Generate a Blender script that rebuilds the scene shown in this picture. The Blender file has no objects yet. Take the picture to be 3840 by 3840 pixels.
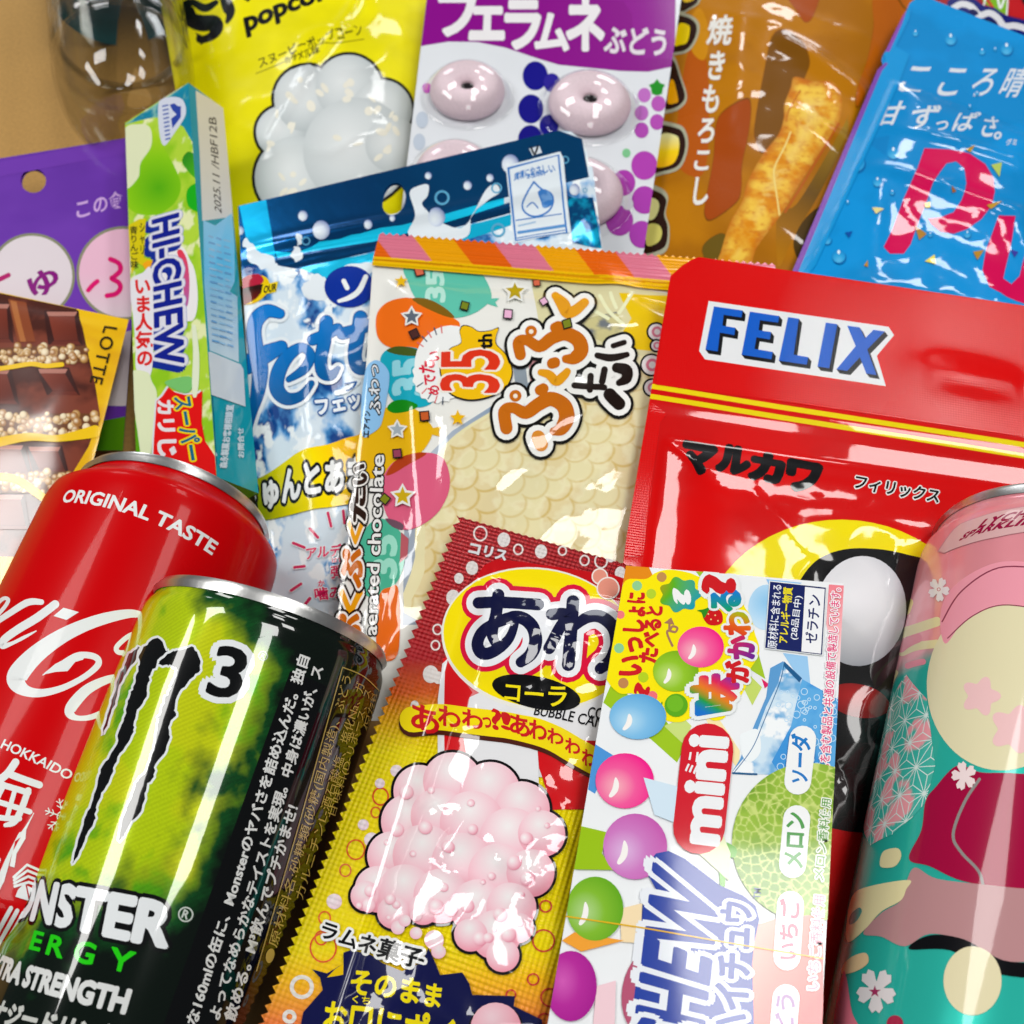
import bpy, math, random
import numpy as np
from mathutils.geometry import tessellate_polygon
from mathutils import Vector

# ------------------------------------------------------------------ camera, world, lamps
SC = bpy.context.scene
ALPHA = math.radians(32.0)      # camera tilt away from straight down
CAM_H = 300.0                   # millimetres above the table
FPX = 4117.0                    # focal length in photo pixels (3840 px wide picture)
cam_d = bpy.data.cameras.new('camera'); cam = bpy.data.objects.new('camera', cam_d)
SC.collection.objects.link(cam); SC.camera = cam
cam.location = (0, 0, CAM_H / 1000); cam.rotation_euler = (ALPHA, 0, 0)
cam_d.sensor_width = 36; cam_d.angle = 2 * math.atan(1920 / FPX)
cam_d.clip_start = 0.005; cam_d.clip_end = 50
cam_d.dof.use_dof = True; cam_d.dof.focus_distance = 0.262; cam_d.dof.aperture_fstop = 24

W = bpy.data.worlds.new('World'); SC.world = W; W.use_nodes = True
bg = W.node_tree.nodes['Background']
bg.inputs[0].default_value = (0.86, 0.93, 1.0, 1); bg.inputs[1].default_value = 0.12

def lamp(name, loc, target, sx, sy, power, col=(1, 1, 1), roll=0.0):
    d = bpy.data.lights.new(name, 'AREA'); d.shape = 'RECTANGLE'; d.size = sx; d.size_y = sy
    d.energy = power; d.color = col
    o = bpy.data.objects.new(name, d); SC.collection.objects.link(o)
    o.location = loc
    v = Vector(target) - Vector(loc)
    o.rotation_euler = v.to_track_quat('-Z', 'Y').to_euler()
    o.rotation_euler.rotate_axis('Z', roll)
    return o

# ceiling light panels (facing straight down), two of them added, and two far windows
def panel(name, x, y, sx, sy, turn, radiance, col=(1, 0.985, 0.96), z=1.35):
    d = bpy.data.lights.new(name, 'AREA'); d.shape = 'RECTANGLE'; d.size = sx; d.size_y = sy
    d.energy = radiance * math.pi * sx * sy; d.color = col
    o = bpy.data.objects.new(name, d); SC.collection.objects.link(o)
    o.location = (x, y, z); o.rotation_euler = (0, 0, math.radians(turn)); return o
LUM = 17.0
panel('overhead_panel', -0.80, 0.74, 0.50, 0.40, 8, LUM)
panel('overhead_panel', 0.90, 0.66, 0.36, 0.26, 0, LUM)
panel('overhead_panel', 0.40, 0.26, 0.36, 0.30, 0, LUM)
panel('overhead_panel', 0.345, -0.10, 0.26, 0.42, 3, LUM)
panel('overhead_panel', -1.30, 0.35, 1.00, 0.26, -51, LUM)
panel('overhead_panel', 0.74, 1.34, 0.30, 0.30, 0, LUM)  # added lamp, placed to put a highlight on the blue gummy bag
panel('overhead_panel', 0.52, 2.12, 0.26, 0.40, 0, LUM)  # added lamp, placed for bright patches on the corn bag
panel('overhead_panel', 0.10, -0.85, 0.30, 0.45, 0, LUM * .5)
lamp('window_light', (-0.95, 2.25, 0.85), (-0.02, 0.36, 0.03), 0.46, 0.50, 0.46 * 0.50 * math.pi * 8, (0.95, 0.98, 1))
lamp('window_light', (0.72, 2.40, 0.50), (0.03, 0.36, 0.03), 0.62, 0.46, 0.62 * 0.46 * math.pi * 8, (0.95, 0.98, 1))
SC.view_settings.view_transform = 'Standard'; SC.view_settings.look = 'None'
SC.view_settings.exposure = -0.47; SC.view_settings.gamma = 1.0
SC.view_settings.use_curve_mapping = False
SC.cycles.max_bounces = 10; SC.cycles.transparent_max_bounces = 16
SC.cycles.caustics_reflective = False; SC.cycles.caustics_refractive = False
SC.cycles.sample_clamp_indirect = 6.0

# ------------------------------------------------------------------ geometry helpers
RNG = np.random.default_rng(7)
CO = np.array([0, 0, CAM_H]); FW = np.array([0, math.sin(ALPHA), -math.cos(ALPHA)])
RT = np.array([1.0, 0, 0]); UPV = np.array([0, math.cos(ALPHA), math.sin(ALPHA)])

OV = 3840 / 1932.0
_fr = [0.0, 0.0, OV]
def fr(ox=0, oy=0, s=1000 / 1932.0):
    """drawing frame: where the traced coordinates start and how big one unit is"""
    _fr[:] = [ox, oy, s]
def frov(): _fr[:] = [0, 0, OV]
def nat(p):
    p = np.asarray(p, float).reshape(-1, 2)
    return p * _fr[2] + np.array(_fr[:2])

def rays(pn):
    x = (pn[:, 0] - 1920) / FPX; y = (1920 - pn[:, 1]) / FPX
    return FW + x[:, None] * RT + y[:, None] * UPV
def project(P):
    d = P - CO; z = d @ FW
    return np.stack([1920 + FPX * (d @ RT) / z, 1920 - FPX * (d @ UPV) / z], -1)
def at_h(pn, h):
    """point at height h (mm) seen at photo pixel pn"""
    d = rays(np.asarray(pn, float).reshape(-1, 2)); t = (h - CAM_H) / d[:, 2]
    return CO + t[:, None] * d
def nrm(v): v = np.asarray(v, float); return v / np.linalg.norm(v)

def lin(c):
    if isinstance(c, str):
        c = c.lstrip('#'); c = [int(c[i:i + 2], 16) / 255 for i in (0, 2, 4)]
    c = np.asarray(c, float)
    return np.where(c <= 0.04045, c / 12.92, ((c + 0.055) / 1.055) ** 2.4)
def mix(a, b, t):
    a = lin(a) if isinstance(a, str) else np.asarray(a); b = lin(b) if isinstance(b, str) else np.asarray(b)
    t = np.clip(np.asarray(t, float), 0, 1)[..., None]
    return a * (1 - t) + b * t

# value noise
def _hash(ix, iy, s):
    n = (ix.astype(np.int64) * 374761393 + iy.astype(np.int64) * 668265263 + s * 974711) & 0x7fffffff
    n = ((n ^ (n >> 13)) * 1274126177) & 0x7fffffff
    return ((n ^ (n >> 16)) & 0xffff) / 65535.0
def vnoise(x, y, s=0):
    ix = np.floor(x); iy = np.floor(y); fx = x - ix; fy = y - iy
    fx = fx * fx * (3 - 2 * fx); fy = fy * fy * (3 - 2 * fy)
    a = _hash(ix, iy, s); b = _hash(ix + 1, iy, s); c = _hash(ix, iy + 1, s); d = _hash(ix + 1, iy + 1, s)
    return (a * (1 - fx) + b * fx) * (1 - fy) + (c * (1 - fx) + d * fx) * fy
def fbm(x, y, s=0, o=4):
    t = 0; a = .5
    for i in range(o): t = t + a * vnoise(x * 2 ** i + 17 * i, y * 2 ** i - 9 * i, s + i); a *= .5
    return t / (1 - .5 ** o)
def cells(x, y, s=0):
    """distance to the nearest and second nearest scattered point"""
    ix = np.floor(x); iy = np.floor(y); d1 = np.full(x.shape, 9.); d2 = np.full(x.shape, 9.)
    for a in (-1, 0, 1):
        for b in (-1, 0, 1):
            cx = ix + a; cy = iy + b
            d = np.hypot(cx + _hash(cx, cy, s) - x, cy + _hash(cx, cy, s + 5) - y)
            d2 = np.where(d < d1, d1, np.minimum(d2, d)); d1 = np.minimum(d1, d)
    return d1, d2

def catmull(pts, n=8, closed=False):
    p = np.asarray(pts, float); m = len(p); out = []
    rng = range(m) if closed else range(m - 1)
    for i in rng:
        if closed: a, b, c, d = p[(i - 1) % m], p[i], p[(i + 1) % m], p[(i + 2) % m]
        else: a, b, c, d = p[max(i - 1, 0)], p[i], p[i + 1], p[min(i + 2, m - 1)]
        for k in range(n):
            t = k / n
            out.append(.5 * (2 * b + (c - a) * t + (2 * a - 5 * b + 4 * c - d) * t * t + (3 * b - a - 3 * c + d) * t ** 3))
    if not closed: out.append(p[-1])
    return np.array(out)
def ell(cx, cy, rx, ry=None, rot=0, n=28, a0=0, a1=360):
    ry = rx if ry is None else ry; t = np.radians(np.linspace(a0, a1, n, endpoint=(a1 - a0) % 360 != 0))
    c, s = math.cos(math.radians(rot)), math.sin(math.radians(rot))
    x = rx * np.cos(t); y = ry * np.sin(t)
    return np.stack([cx + x * c - y * s, cy + x * s + y * c], -1)
def star(cx, cy, r, r2=None, n=5, rot=-90):
    r2 = r * .45 if r2 is None else r2
    a = np.radians(rot + np.arange(2 * n) * 180 / n); rr = np.where(np.arange(2 * n) % 2 == 0, r, r2)
    return np.stack([cx + rr * np.cos(a), cy + rr * np.sin(a)], -1)
def pill(p, q, w, n=10):
    """rounded bar from p to q, half width w"""
    p = np.array(p, float); q = np.array(q, float); a = math.degrees(math.atan2(*(q - p)[::-1]))
    return np.vstack([ell(*q, w, n=n, a0=a - 90, a1=a + 90), ell(*p, w, n=n, a0=a + 90, a1=a + 270)])
def zig(p, q, n, amp):
    """serrated edge from p to q (q left out)"""
    p = np.array(p, float); q = np.array(q, float); d = q - p; m = np.array([-d[1], d[0]]) / np.linalg.norm(d)
    out = []
    for i in range(n):
        out.append(p + d * (i / n)); out.append(p + d * ((i + .5) / n) + m * amp)
    return np.array(out)

def tess(loops):
    """triangles (N,3,2) filling 2-D loops (first outer, then holes)"""
    L = [[Vector((float(x), float(y), 0)) for x, y in l] for l in loops]
    flat = np.array([(v.x, v.y) for l in L for v in l])
    t = tessellate_polygon(L)
    return flat[np.array(t, int)] if len(t) else np.zeros((0, 3, 2))
def _split(T, s, k):
    """cut triangles T with per-vertex scalar s at level k (arrays), return pieces"""
    o = np.argsort(s, axis=1); r = np.arange(len(T))[:, None]
    T = T[r, o]; s = s[r, o]; a, b, c = T[:, 0], T[:, 1], T[:, 2]; sa, sb, sc = s.T
    f = ((k - sa) / np.maximum(sc - sa, 1e-12))[:, None]; P = a + (c - a) * f
    up = sb >= k
    f1 = ((k - sa) / np.maximum(sb - sa, 1e-12))[:, None]; f2 = ((k - sb) / np.maximum(sc - sb, 1e-12))[:, None]
    Q = np.where(up[:, None], a + (b - a) * f1, b + (c - b) * f2)
    lo = [np.stack([a, Q, P], 1)[up], np.stack([a, b, Q], 1)[~up], np.stack([a, Q, P], 1)[~up]]
    hi = [np.stack([Q, b, c], 1)[up], np.stack([Q, c, P], 1)[up], np.stack([P, Q, c], 1)[~up]]
    return np.concatenate(lo), np.concatenate(hi)
def area2(T):
    e = T[:, 1] - T[:, 0]; f = T[:, 2] - T[:, 0]
    return e[:, 0] * f[:, 1] - e[:, 1] * f[:, 0]
def cut(T, co, g):
    co = np.array(co, float) / g; done = []
    for _ in range(40):
        if not len(T): break
        s = T @ co; lo = np.floor(s.min(1) + 1e-5); hi = np.ceil(s.max(1) - 1e-5); m = hi - lo > 1
        done.append(T[~m]); T = T[m]
        if not len(T): break
        k = np.floor((lo[m] + hi[m]) / 2)
        A, B = _split(T, s[m], k); T = np.concatenate([A, B])
        T = T[np.abs(area2(T)) > 1e-9]
    return np.concatenate(done) if done else T
def clip(T, poly):
    """keep the part of triangles inside a convex polygon"""
    p = np.asarray(poly, float); c = p.mean(0)
    for i in range(len(p)):
        a, b = p[i], p[(i + 1) % len(p)]; n = np.array([-(b - a)[1], (b - a)[0]])
        if (c - a) @ n < 0: n = -n
        s = (T - a) @ n; ins = s.min(1) >= -1e-9; cr = (~ins) & (s.max(1) > 1e-9)
        K = [T[ins]]
        if cr.any(): K.append(_split(T[cr], s[cr], np.zeros(cr.sum()))[1])
        T = np.concatenate(K); T = T[np.abs(area2(T)) > 1e-9]
    return T
def homog(src, dst):
    A = []; B = []
    for (x, y), (u, v) in zip(src, dst):
        A += [[x, y, 1, 0, 0, 0, -u * x, -u * y], [0, 0, 0, x, y, 1, -v * x, -v * y]]; B += [u, v]
    h = np.linalg.lstsq(np.array(A), np.array(B), rcond=None)[0]
    return np.append(h, 1).reshape(3, 3)
def happly(Hm, p):
    q = np.c_[p, np.ones(len(p))] @ Hm.T
    return q[:, :2] / q[:, 2:]
def poly_dist(uv, poly):
    """signed distance to polygon outline, positive inside"""
    p = np.asarray(poly, float); d = np.full(len(uv), 1e9); ins = np.zeros(len(uv), bool)
    for i in range(len(p)):
        a, b = p[i], p[(i + 1) % len(p)]; e = b - a; w = uv - a
        t = np.clip((w @ e) / (e @ e + 1e-12), 0, 1)
        d = np.minimum(d, np.hypot(*(w - t[:, None] * e).T))
        if abs(e[1]) > 1e-12:
            ins ^= ((a[1] > uv[:, 1]) != (b[1] > uv[:, 1])) & (uv[:, 0] < (b[0] - a[0]) * (uv[:, 1] - a[1]) / e[1] + a[0])
    return np.where(ins, d, -d)
def seg_dist(uv, a, b):
    a = np.asarray(a); b = np.asarray(b); e = b - a; w = uv - a; t = np.clip((w @ e) / (e @ e), 0, 1)
    return np.hypot(*(w - t[:, None] * e).T), t

def hull(p):
    p = sorted(map(tuple, p)); L = []; H = []
    for S_, q in ((L, p), (H, p[::-1])):
        for a in q:
            while len(S_) > 1 and (S_[-1][0] - S_[-2][0]) * (a[1] - S_[-2][1]) - (S_[-1][1] - S_[-2][1]) * (a[0] - S_[-2][0]) <= 0: S_.pop()
            S_.append(a)
    return np.array(L[:-1] + H[:-1])

# ------------------------------------------------------------------ text outlines
_tc = {}
def glyphs(body, off=0.0, res=3, shear=0.0, space=1.0, line=1.0, align='LEFT'):
    key = (body, off, res, shear, space, line, align)
    if key in _tc: return _tc[key]
    c = bpy.data.curves.new('lettering', 'FONT'); c.body = body; c.offset = off; c.resolution_u = res
    c.shear = shear; c.space_character = space; c.space_line = line; c.align_x = align
    o = bpy.data.objects.new('lettering', c); m = o.to_mesh(); m.calc_loop_triangles()
    co = np.zeros(len(m.vertices) * 3); m.vertices.foreach_get('co', co); co = co.reshape(-1, 3)[:, :2]
    ti = np.zeros(len(m.loop_triangles) * 3, int); m.loop_triangles.foreach_get('vertices', ti)
    T = co[ti.reshape(-1, 3)]
    o.to_mesh_clear(); bpy.data.objects.remove(o); bpy.data.curves.remove(c)
    _tc[key] = T
    return T

# ------------------------------------------------------------------ surfaces that carry printing
EPS = 0.005      # mm between printed layers
class Surf:
    g = 1.6
    def setup(self, lo, hi):
        g = self.g; self.i0 = np.floor(np.array(lo) / g).astype(int) - 2; i1 = np.ceil(np.array(hi) / g).astype(int) + 3
        a = np.arange(self.i0[0], i1[0] + 1) * g; b = np.arange(self.i0[1], i1[1] + 1) * g
        A, B = np.meshgrid(a, b, indexing='ij'); P = self.pos(np.stack([A.ravel(), B.ravel()], -1)).reshape(A.shape + (3,))
        self.P = P; N = np.cross(np.gradient(P, axis=0), np.gradient(P, axis=1))
        self.N = N / np.maximum(np.linalg.norm(N, axis=-1, keepdims=True), 1e-12); self.parts = []; self.layer = 0
    def ev(self, uv):
        s = uv / self.g - self.i0; n = np.array(self.P.shape[:2]) - 2
        s = np.clip(s, 0, n + .999); i = np.floor(s).astype(int); f = s - i
        x, y = i.T; fx, fy = f[:, :1], f[:, 1:]
        def it(G):
            a, b, c, d = G[x, y], G[x + 1, y], G[x, y + 1], G[x + 1, y + 1]
            return np.where(fx >= fy, a + fx * (b - a) + fy * (d - b), a + fy * (c - a) + fx * (d - c))
        N = it(self.N); return it(self.P), N / np.linalg.norm(N, axis=-1, keepdims=True)
    # ---- drawing
    def part(self, name, mat=None): self.parts.append(dict(name=name, sh=[], mat=mat)); return self
    def tris(self, T, col, metal=0.0, lay=None, res=None, clipto=True, lift=None):
        if not self.parts: self.part('front_panel')
        if clipto and getattr(self, 'clip_uv', None) is not None: T = clip(T, self.clip_uv)
        T = T[np.abs(area2(T)) > 1e-8]
        g = self.g
        for co in ((1, 0), (0, 1), (1, -1)): T = cut(T, co, g)
        if res:
            for co in ((1, 0), (0, 1)): T = cut(T, co, g / res)
        if not len(T): return
        fl = area2(T) < 0; T[fl] = T[fl][:, ::-1]
        if lay is None: self.layer += 1; lay = self.layer
        self.parts[-1]['sh'].append((T, col, metal, lay, lift))
    def poly(self, pts, col, metal=0.0, smooth=False, holes=(), lay=None, res=None, clipto=True):
        p = nat(pts)
        if smooth: p = catmull(p, 6, True)
        L = [self.inv(p)] + [self.inv(nat(h)) for h in holes]
        if len(p) < 3: return
        self.tris(tess(L), col, metal, lay, res, clipto)
    def full(self, col, metal=0.0, lay=None, res=None, loop=None):
        """the whole sheet"""
        self.tris(tess([self.out_uv if loop is None else loop] + list(getattr(self, 'hole_uv', []))), col, metal, lay, res, False)
    def disc(self, cx, cy, r, col, ry=None, rot=0, metal=0.0, n=24, lay=None, res=None):
        self.poly(ell(cx, cy, r, ry, rot, n), col, metal, lay=lay, res=res)
    def ring(self, cx, cy, r, w, col, ry=None, rot=0, metal=0.0, n=24, lay=None):
        ry = r if ry is None else ry
        self.poly(ell(cx, cy, r, ry, rot, n), col, metal, holes=[ell(cx, cy, r - w, ry - w, rot, n)], lay=lay)
    def stroke(self, pts, w, col, smooth=True, taper=None, metal=0.0, closed=False, cap=True):
        """brush stroke; w = full width in frame units (number or per-point list)"""
        p = np.asarray(pts, float); n = len(p)
        ww = np.full(n, float(w)) if np.isscalar(w) else np.asarray(w, float)
        q = np.c_[p, ww]
        if smooth and n > 2: q = catmull(q, 7, closed)
        if closed: q = np.vstack([q, q[:1]])
        xy = q[:, :2]; hw = np.maximum(q[:, 2], .2) / 2
        d = np.gradient(xy, axis=0); d /= np.maximum(np.linalg.norm(d, axis=1, keepdims=True), 1e-9); m = np.stack([-d[:, 1], d[:, 0]], -1)
        if closed: d[0] = d[-1] = nrm(d[0] + d[-1]); m = np.stack([-d[:, 1], d[:, 0]], -1)
        A = self.inv(nat(xy + m * hw[:, None])); B = self.inv(nat(xy - m * hw[:, None]))
        T = []
        for i in range(len(xy) - 1): T += [[A[i], B[i], B[i + 1]], [A[i], B[i + 1], A[i + 1]]]
        self.layer += 1; lay = self.layer
        T = np.array(T); k = 6
        for j in range(0, len(T), k): self.tris(T[j:j + k], col, metal, lay + .4 * j / max(len(T), 1))
        if cap and not closed:
            for e, s in ((0, 1), (-1, -1)):
                a = math.degrees(math.atan2(*(d[e])[::-1]))
                c = ell(*xy[e], hw[e], n=9, a0=a + 90, a1=a + 270) if s == 1 else ell(*xy[e], hw[e], n=9, a0=a - 90, a1=a + 90)
                self.tris(tess([self.inv(nat(c))]), col, metal, lay + .45)
    def text(self, body, quad, col, off=0.0, outl=(), metal=0.0, shear=0.0, space=1.0, line=1.0, align='LEFT', em=None, res=3, bend=None, raw=False):
        """lettering fitted to the quad bottom-left, bottom-right, top-right, top-left (frame units)"""
        T0 = glyphs(body, 0.0, res, shear, space, line, align)
        if not len(T0): return
        lo = T0.reshape(-1, 2).min(0); hi = T0.reshape(-1, 2).max(0)
        if em: lo = np.array([em[0], em[1]]); hi = np.array([em[2], em[3]])
        Q = np.asarray(quad) if raw else self.inv(nat(quad)); Hm = homog([lo, (hi[0], lo[1]), hi, (lo[0], hi[1])], Q)
        for o, c in list(outl) + [(off, col)]:
            base = min(o, .01); G = glyphs(body, base, res, shear, space, line, align); rad = o - base
            n = 1 if rad <= 0 else int(6 + rad * 60); self.layer += 1
            for k in range(n):
                p = G.reshape(-1, 2).copy()
                if rad > 0: p += rad * np.array([math.cos(6.2832 * k / n), math.sin(6.2832 * k / n)])
                if bend is not None:
                    t = (p[:, 0] - lo[0]) / (hi[0] - lo[0]); p[:, 1] += bend * (1 - (2 * t - 1) ** 2)
                self.tris(happly(Hm, p).reshape(-1, 3, 2), c, metal, self.layer + .8 * k / n)
    def row(self, body, p, q, h, col, off=0.0, outl=(), **k):
        """one line of lettering whose baseline runs p -> q, letter height h (upwards, frame units)"""
        p = np.array(p, float); q = np.array(q, float); d = nrm(q - p); up = np.array([d[1], -d[0]])
        self.text(body, [p, q, q + up * h, p + up * h], col, off, outl, **k)
    def vrow(self, body, p, q, w, col, off=0.0, outl=(), **k):
        """upright column of square letters from p (top centre) to q (bottom centre), width w"""
        p = np.array(p, float); q = np.array(q, float); n = len(body); d = (q - p) / n; s = np.array([-d[1], d[0]]); s = -s / np.linalg.norm(s) * w / 2
        for i, ch in enumerate(body):
            a = p + d * i; b = p + d * (i + 1)
            self.text(ch, [b - s, b + s, a + s, a - s], col, off, outl, em=(0, -.12, 1, .88), **k)
    # ---- meshes
    def build(self, parent, mats):
        objs = []
        for pt in self.parts:
            if not pt['sh']: continue
            Ps, Ns, Cs, Us = [], [], [], []
            for T, col, metal, lay, lift in pt['sh']:
                uv = T.reshape(-1, 2); P, N = self.ev(uv); P = P + N * (EPS * lay)
                if callable(col): c = col(project(P), uv)
                else: c = np.tile(lin(col) if isinstance(col, str) else np.asarray(col, float), (len(uv), 1))
                m = metal(project(P)) if callable(metal) else np.full(len(uv), metal)
                Ps.append(P); Ns.append(N); Us.append(uv); Cs.append(np.c_[np.clip(c, 0, 1), m])
            o = mesh_obj(pt['name'], np.concatenate(Ps), np.concatenate(Ns), np.concatenate(Cs), np.concatenate(Us),
                         mats if pt['mat'] is None else pt['mat'], parent)
            objs.append(o)
        return objs

def mesh_obj(name, P, N, C, U, mat, parent=None, faces=None):
    me = bpy.data.meshes.new(name); P = np.asarray(P) / 1000.0
    n = len(P)
    idx = np.arange(n) if faces is None else np.asarray(faces).ravel()
    # weld equal corners of the same layer so that the sheet is closed
    if faces is None:
        key = np.round(np.c_[P * 1e7, C[:, :3] * 4000], 0).astype(np.int64) * np.array([73856093, 19349663 * 7, 83492791 * 31, 2654435761, 40503 * 97, 961748927], np.int64)
        _, first, invx = np.unique(key.sum(1) ^ (key[:, 0] >> 7), return_index=True, return_inverse=True)
        P, N, C, U = P[first], N[first], C[first], U[first]; idx = invx.ravel()
        tri = idx.reshape(-1, 3); ok = (tri[:, 0] != tri[:, 1]) & (tri[:, 1] != tri[:, 2]) & (tri[:, 0] != tri[:, 2]); idx = tri[ok].ravel(); n = len(P)
    nt = len(idx) // 3
    me.vertices.add(n); me.vertices.foreach_set('co', P.astype(np.float32).ravel())
    me.loops.add(nt * 3); me.loops.foreach_set('vertex_index', idx.astype(np.int32))
    me.polygons.add(nt); me.polygons.foreach_set('loop_start', np.arange(0, nt * 3, 3, dtype=np.int32))
    me.polygons.foreach_set('loop_total', np.full(nt, 3, dtype=np.int32))
    me.polygons.foreach_set('use_smooth', np.ones(nt, dtype=bool))
    me.update(calc_edges=True)
    if C is not None:
        a = me.attributes.new('Col', 'FLOAT_COLOR', 'POINT'); a.data.foreach_set('color', C.astype(np.float32).ravel())
    if U is not None:
        ul = me.uv_layers.new(name='UVMap'); ul.data.foreach_set('uv', U[idx].astype(np.float32).ravel())
    if N is not None:
        me.normals_split_custom_set_from_vertices([tuple(v) for v in N])
    me.materials.append(mat)
    o = bpy.data.objects.new(name, me); SC.collection.objects.link(o)
    if parent is not None: attach(o, parent)
    return o
def attach(o, p):
    o.parent = p
    o.location = Vector(o.location) - Vector(p.location)
def thing(name, label, cat, loc=(0, 0, 0), group=None):
    o = bpy.data.objects.new(name, None); SC.collection.objects.link(o); o.empty_display_size = .01
    o.location = [v / 1000 for v in loc]; o['label'] = label; o['category'] = cat
    if group: o['group'] = group
    return o

class Sheet(Surf):
    """a bag, card or box face: flat base plane plus a height field"""
    def __init__(self, outline, three, updir, g=1.6, hfun=None, holes=(), smooth_outline=False):
        # three = [(x, y, height mm)] in frame units; updir = two points giving the printed "across" direction
        self.g = g
        A = [at_h(nat([t[:2]]), t[2])[0] for t in three]
        n = nrm(np.cross(A[1] - A[0], A[2] - A[0])); n = n if n[2] > 0 else -n
        self.n = n; self.O = A[0]
        a, b = self.plane(nat(updir)); self.U = nrm(b - a); self.V = np.cross(n, self.U); self.O = a
        self.out_uv = self.inv(nat(outline), False); self.hole_uv = [self.inv(nat(h), False) for h in holes]
        self.clip_uv = hull(self.out_uv); self.hf = hfun
        if hfun is not None and hasattr(hfun, 'bind'): hfun.bind(self)
        self.setup(self.out_uv.min(0), self.out_uv.max(0))
    def plane(self, pn, off=0.0):
        d = rays(pn); t = (((self.O - CO) @ self.n) + off) / (d @ self.n)
        return CO + t[:, None] * d
    def h(self, uv): return np.zeros(len(uv)) if self.hf is None else self.hf(uv)
    def pos(self, uv): return self.O + uv[:, :1] * self.U + uv[:, 1:] * self.V + self.h(uv)[:, None] * self.n
    def inv(self, pn, bulge=True):
        off = np.zeros(len(pn))
        for _ in range(7 if (bulge and self.hf is not None) else 1):
            P = self.plane(pn, off); d = P - self.O; uv = np.stack([d @ self.U, d @ self.V], -1)
            if bulge and self.hf is not None: off = .5 * off + .5 * self.h(uv)
        return uv
    def uvn(self, pts): return self.inv(nat(pts), False)
    def back(self, parent, mat, col, depth=2.0, name='back_panel'):
        T = tess([self.out_uv] + self.hole_uv)
        for co in ((1, 0), (0, 1)): T = cut(T, co, self.g * 4)
        fl = area2(T) > 0; T[fl] = T[fl][:, ::-1]; uv = T.reshape(-1, 2)
        d = np.clip(poly_dist(uv, self.out_uv), 0, None); P = self.O + uv[:, :1] * self.U + uv[:, 1:] * self.V - (0.05 + depth * (1 - np.exp(-d / 8)))[:, None] * self.n
        P[:, 2] = np.maximum(P[:, 2], .4)
        C = np.c_[np.tile(lin(col), (len(uv), 1)), np.zeros(len(uv))]
        return mesh_obj(name, P, np.tile(-self.n, (len(uv), 1)), C, uv, mat, parent)

class Height:
    """height field: pillow inside a seal line, ridges and creases, crumple noise"""
    def __init__(self, seal, bulge, tau, ridges=(), noise=0.0, nscale=14.0, seed=1, crease=0.0, cscale=26.0, extra=None, facets=()):
        self.a = (seal, bulge, tau, ridges, noise, nscale, seed, crease, cscale, extra); self.fc = facets; self.frame = list(_fr)
    def bind(self, s):
        keep = list(_fr); _fr[:] = self.frame
        self.seal = s.uvn(self.a[0]); self.rid = [(s.uvn([r[0]])[0], s.uvn([r[1]])[0], r[2], r[3]) for r in self.a[3]]
        self.fa = [(s.uvn([f[0]])[0], s.uvn([f[1]])[0]) + tuple(f[2:]) for f in self.fc]
        _fr[:] = keep
    def __call__(self, uv):
        _, B, tau, _, nz, ns, sd, cr, cs, ex = self.a
        d = np.clip(poly_dist(uv, self.seal), 0, None); m = 1 - np.exp(-(d / tau) ** 1.3); h = B * m
        for a, b, amp, w in self.rid:
            q, t = seg_dist(uv, a, b); h = h + amp * np.exp(-(q / w) ** 2) * np.sin(np.clip(t, 0.02, .98) * math.pi) ** .3
        if nz: h = h + nz * m * (fbm(uv[:, 0] / ns, uv[:, 1] / ns, sd, 3) - .5)
        if cr:
            r = np.abs(fbm(uv[:, 0] / cs + 3, uv[:, 1] / cs, sd + 9, 3) - .5) * 2; h = h + cr * m * np.exp(-r * 9)
        for p, q, w, g, run, wob, sd2 in self.fa:
            # flat tilted band along p-q: width w mm, tilt g (height change per mm, to the right of p-q), eased out over run mm
            e = q - p; ln = np.linalg.norm(e); e = e / ln; n = np.array([e[1], -e[0]]); x = (uv - p) @ n; t = (uv - p) @ e / ln
            x = x + wob * (fbm(uv[:, 0] / 9, uv[:, 1] / 9, sd2, 3) - .5) + .08 * wob * (fbm(uv[:, 0] / 2.5, uv[:, 1] / 2.5, sd2 + 5, 2) - .5)
            k = np.clip(t / .12, 0, 1) * np.clip((1 - t) / .12, 0, 1); k = k * k * (3 - 2 * k)
            h = h + m * k * g * np.interp(x, [-w / 2 - run, -w / 2, w / 2, w / 2 + run], [0, -w / 2, w / 2, 0])
        if ex is not None: h = h + ex(uv)
        return h

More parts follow.
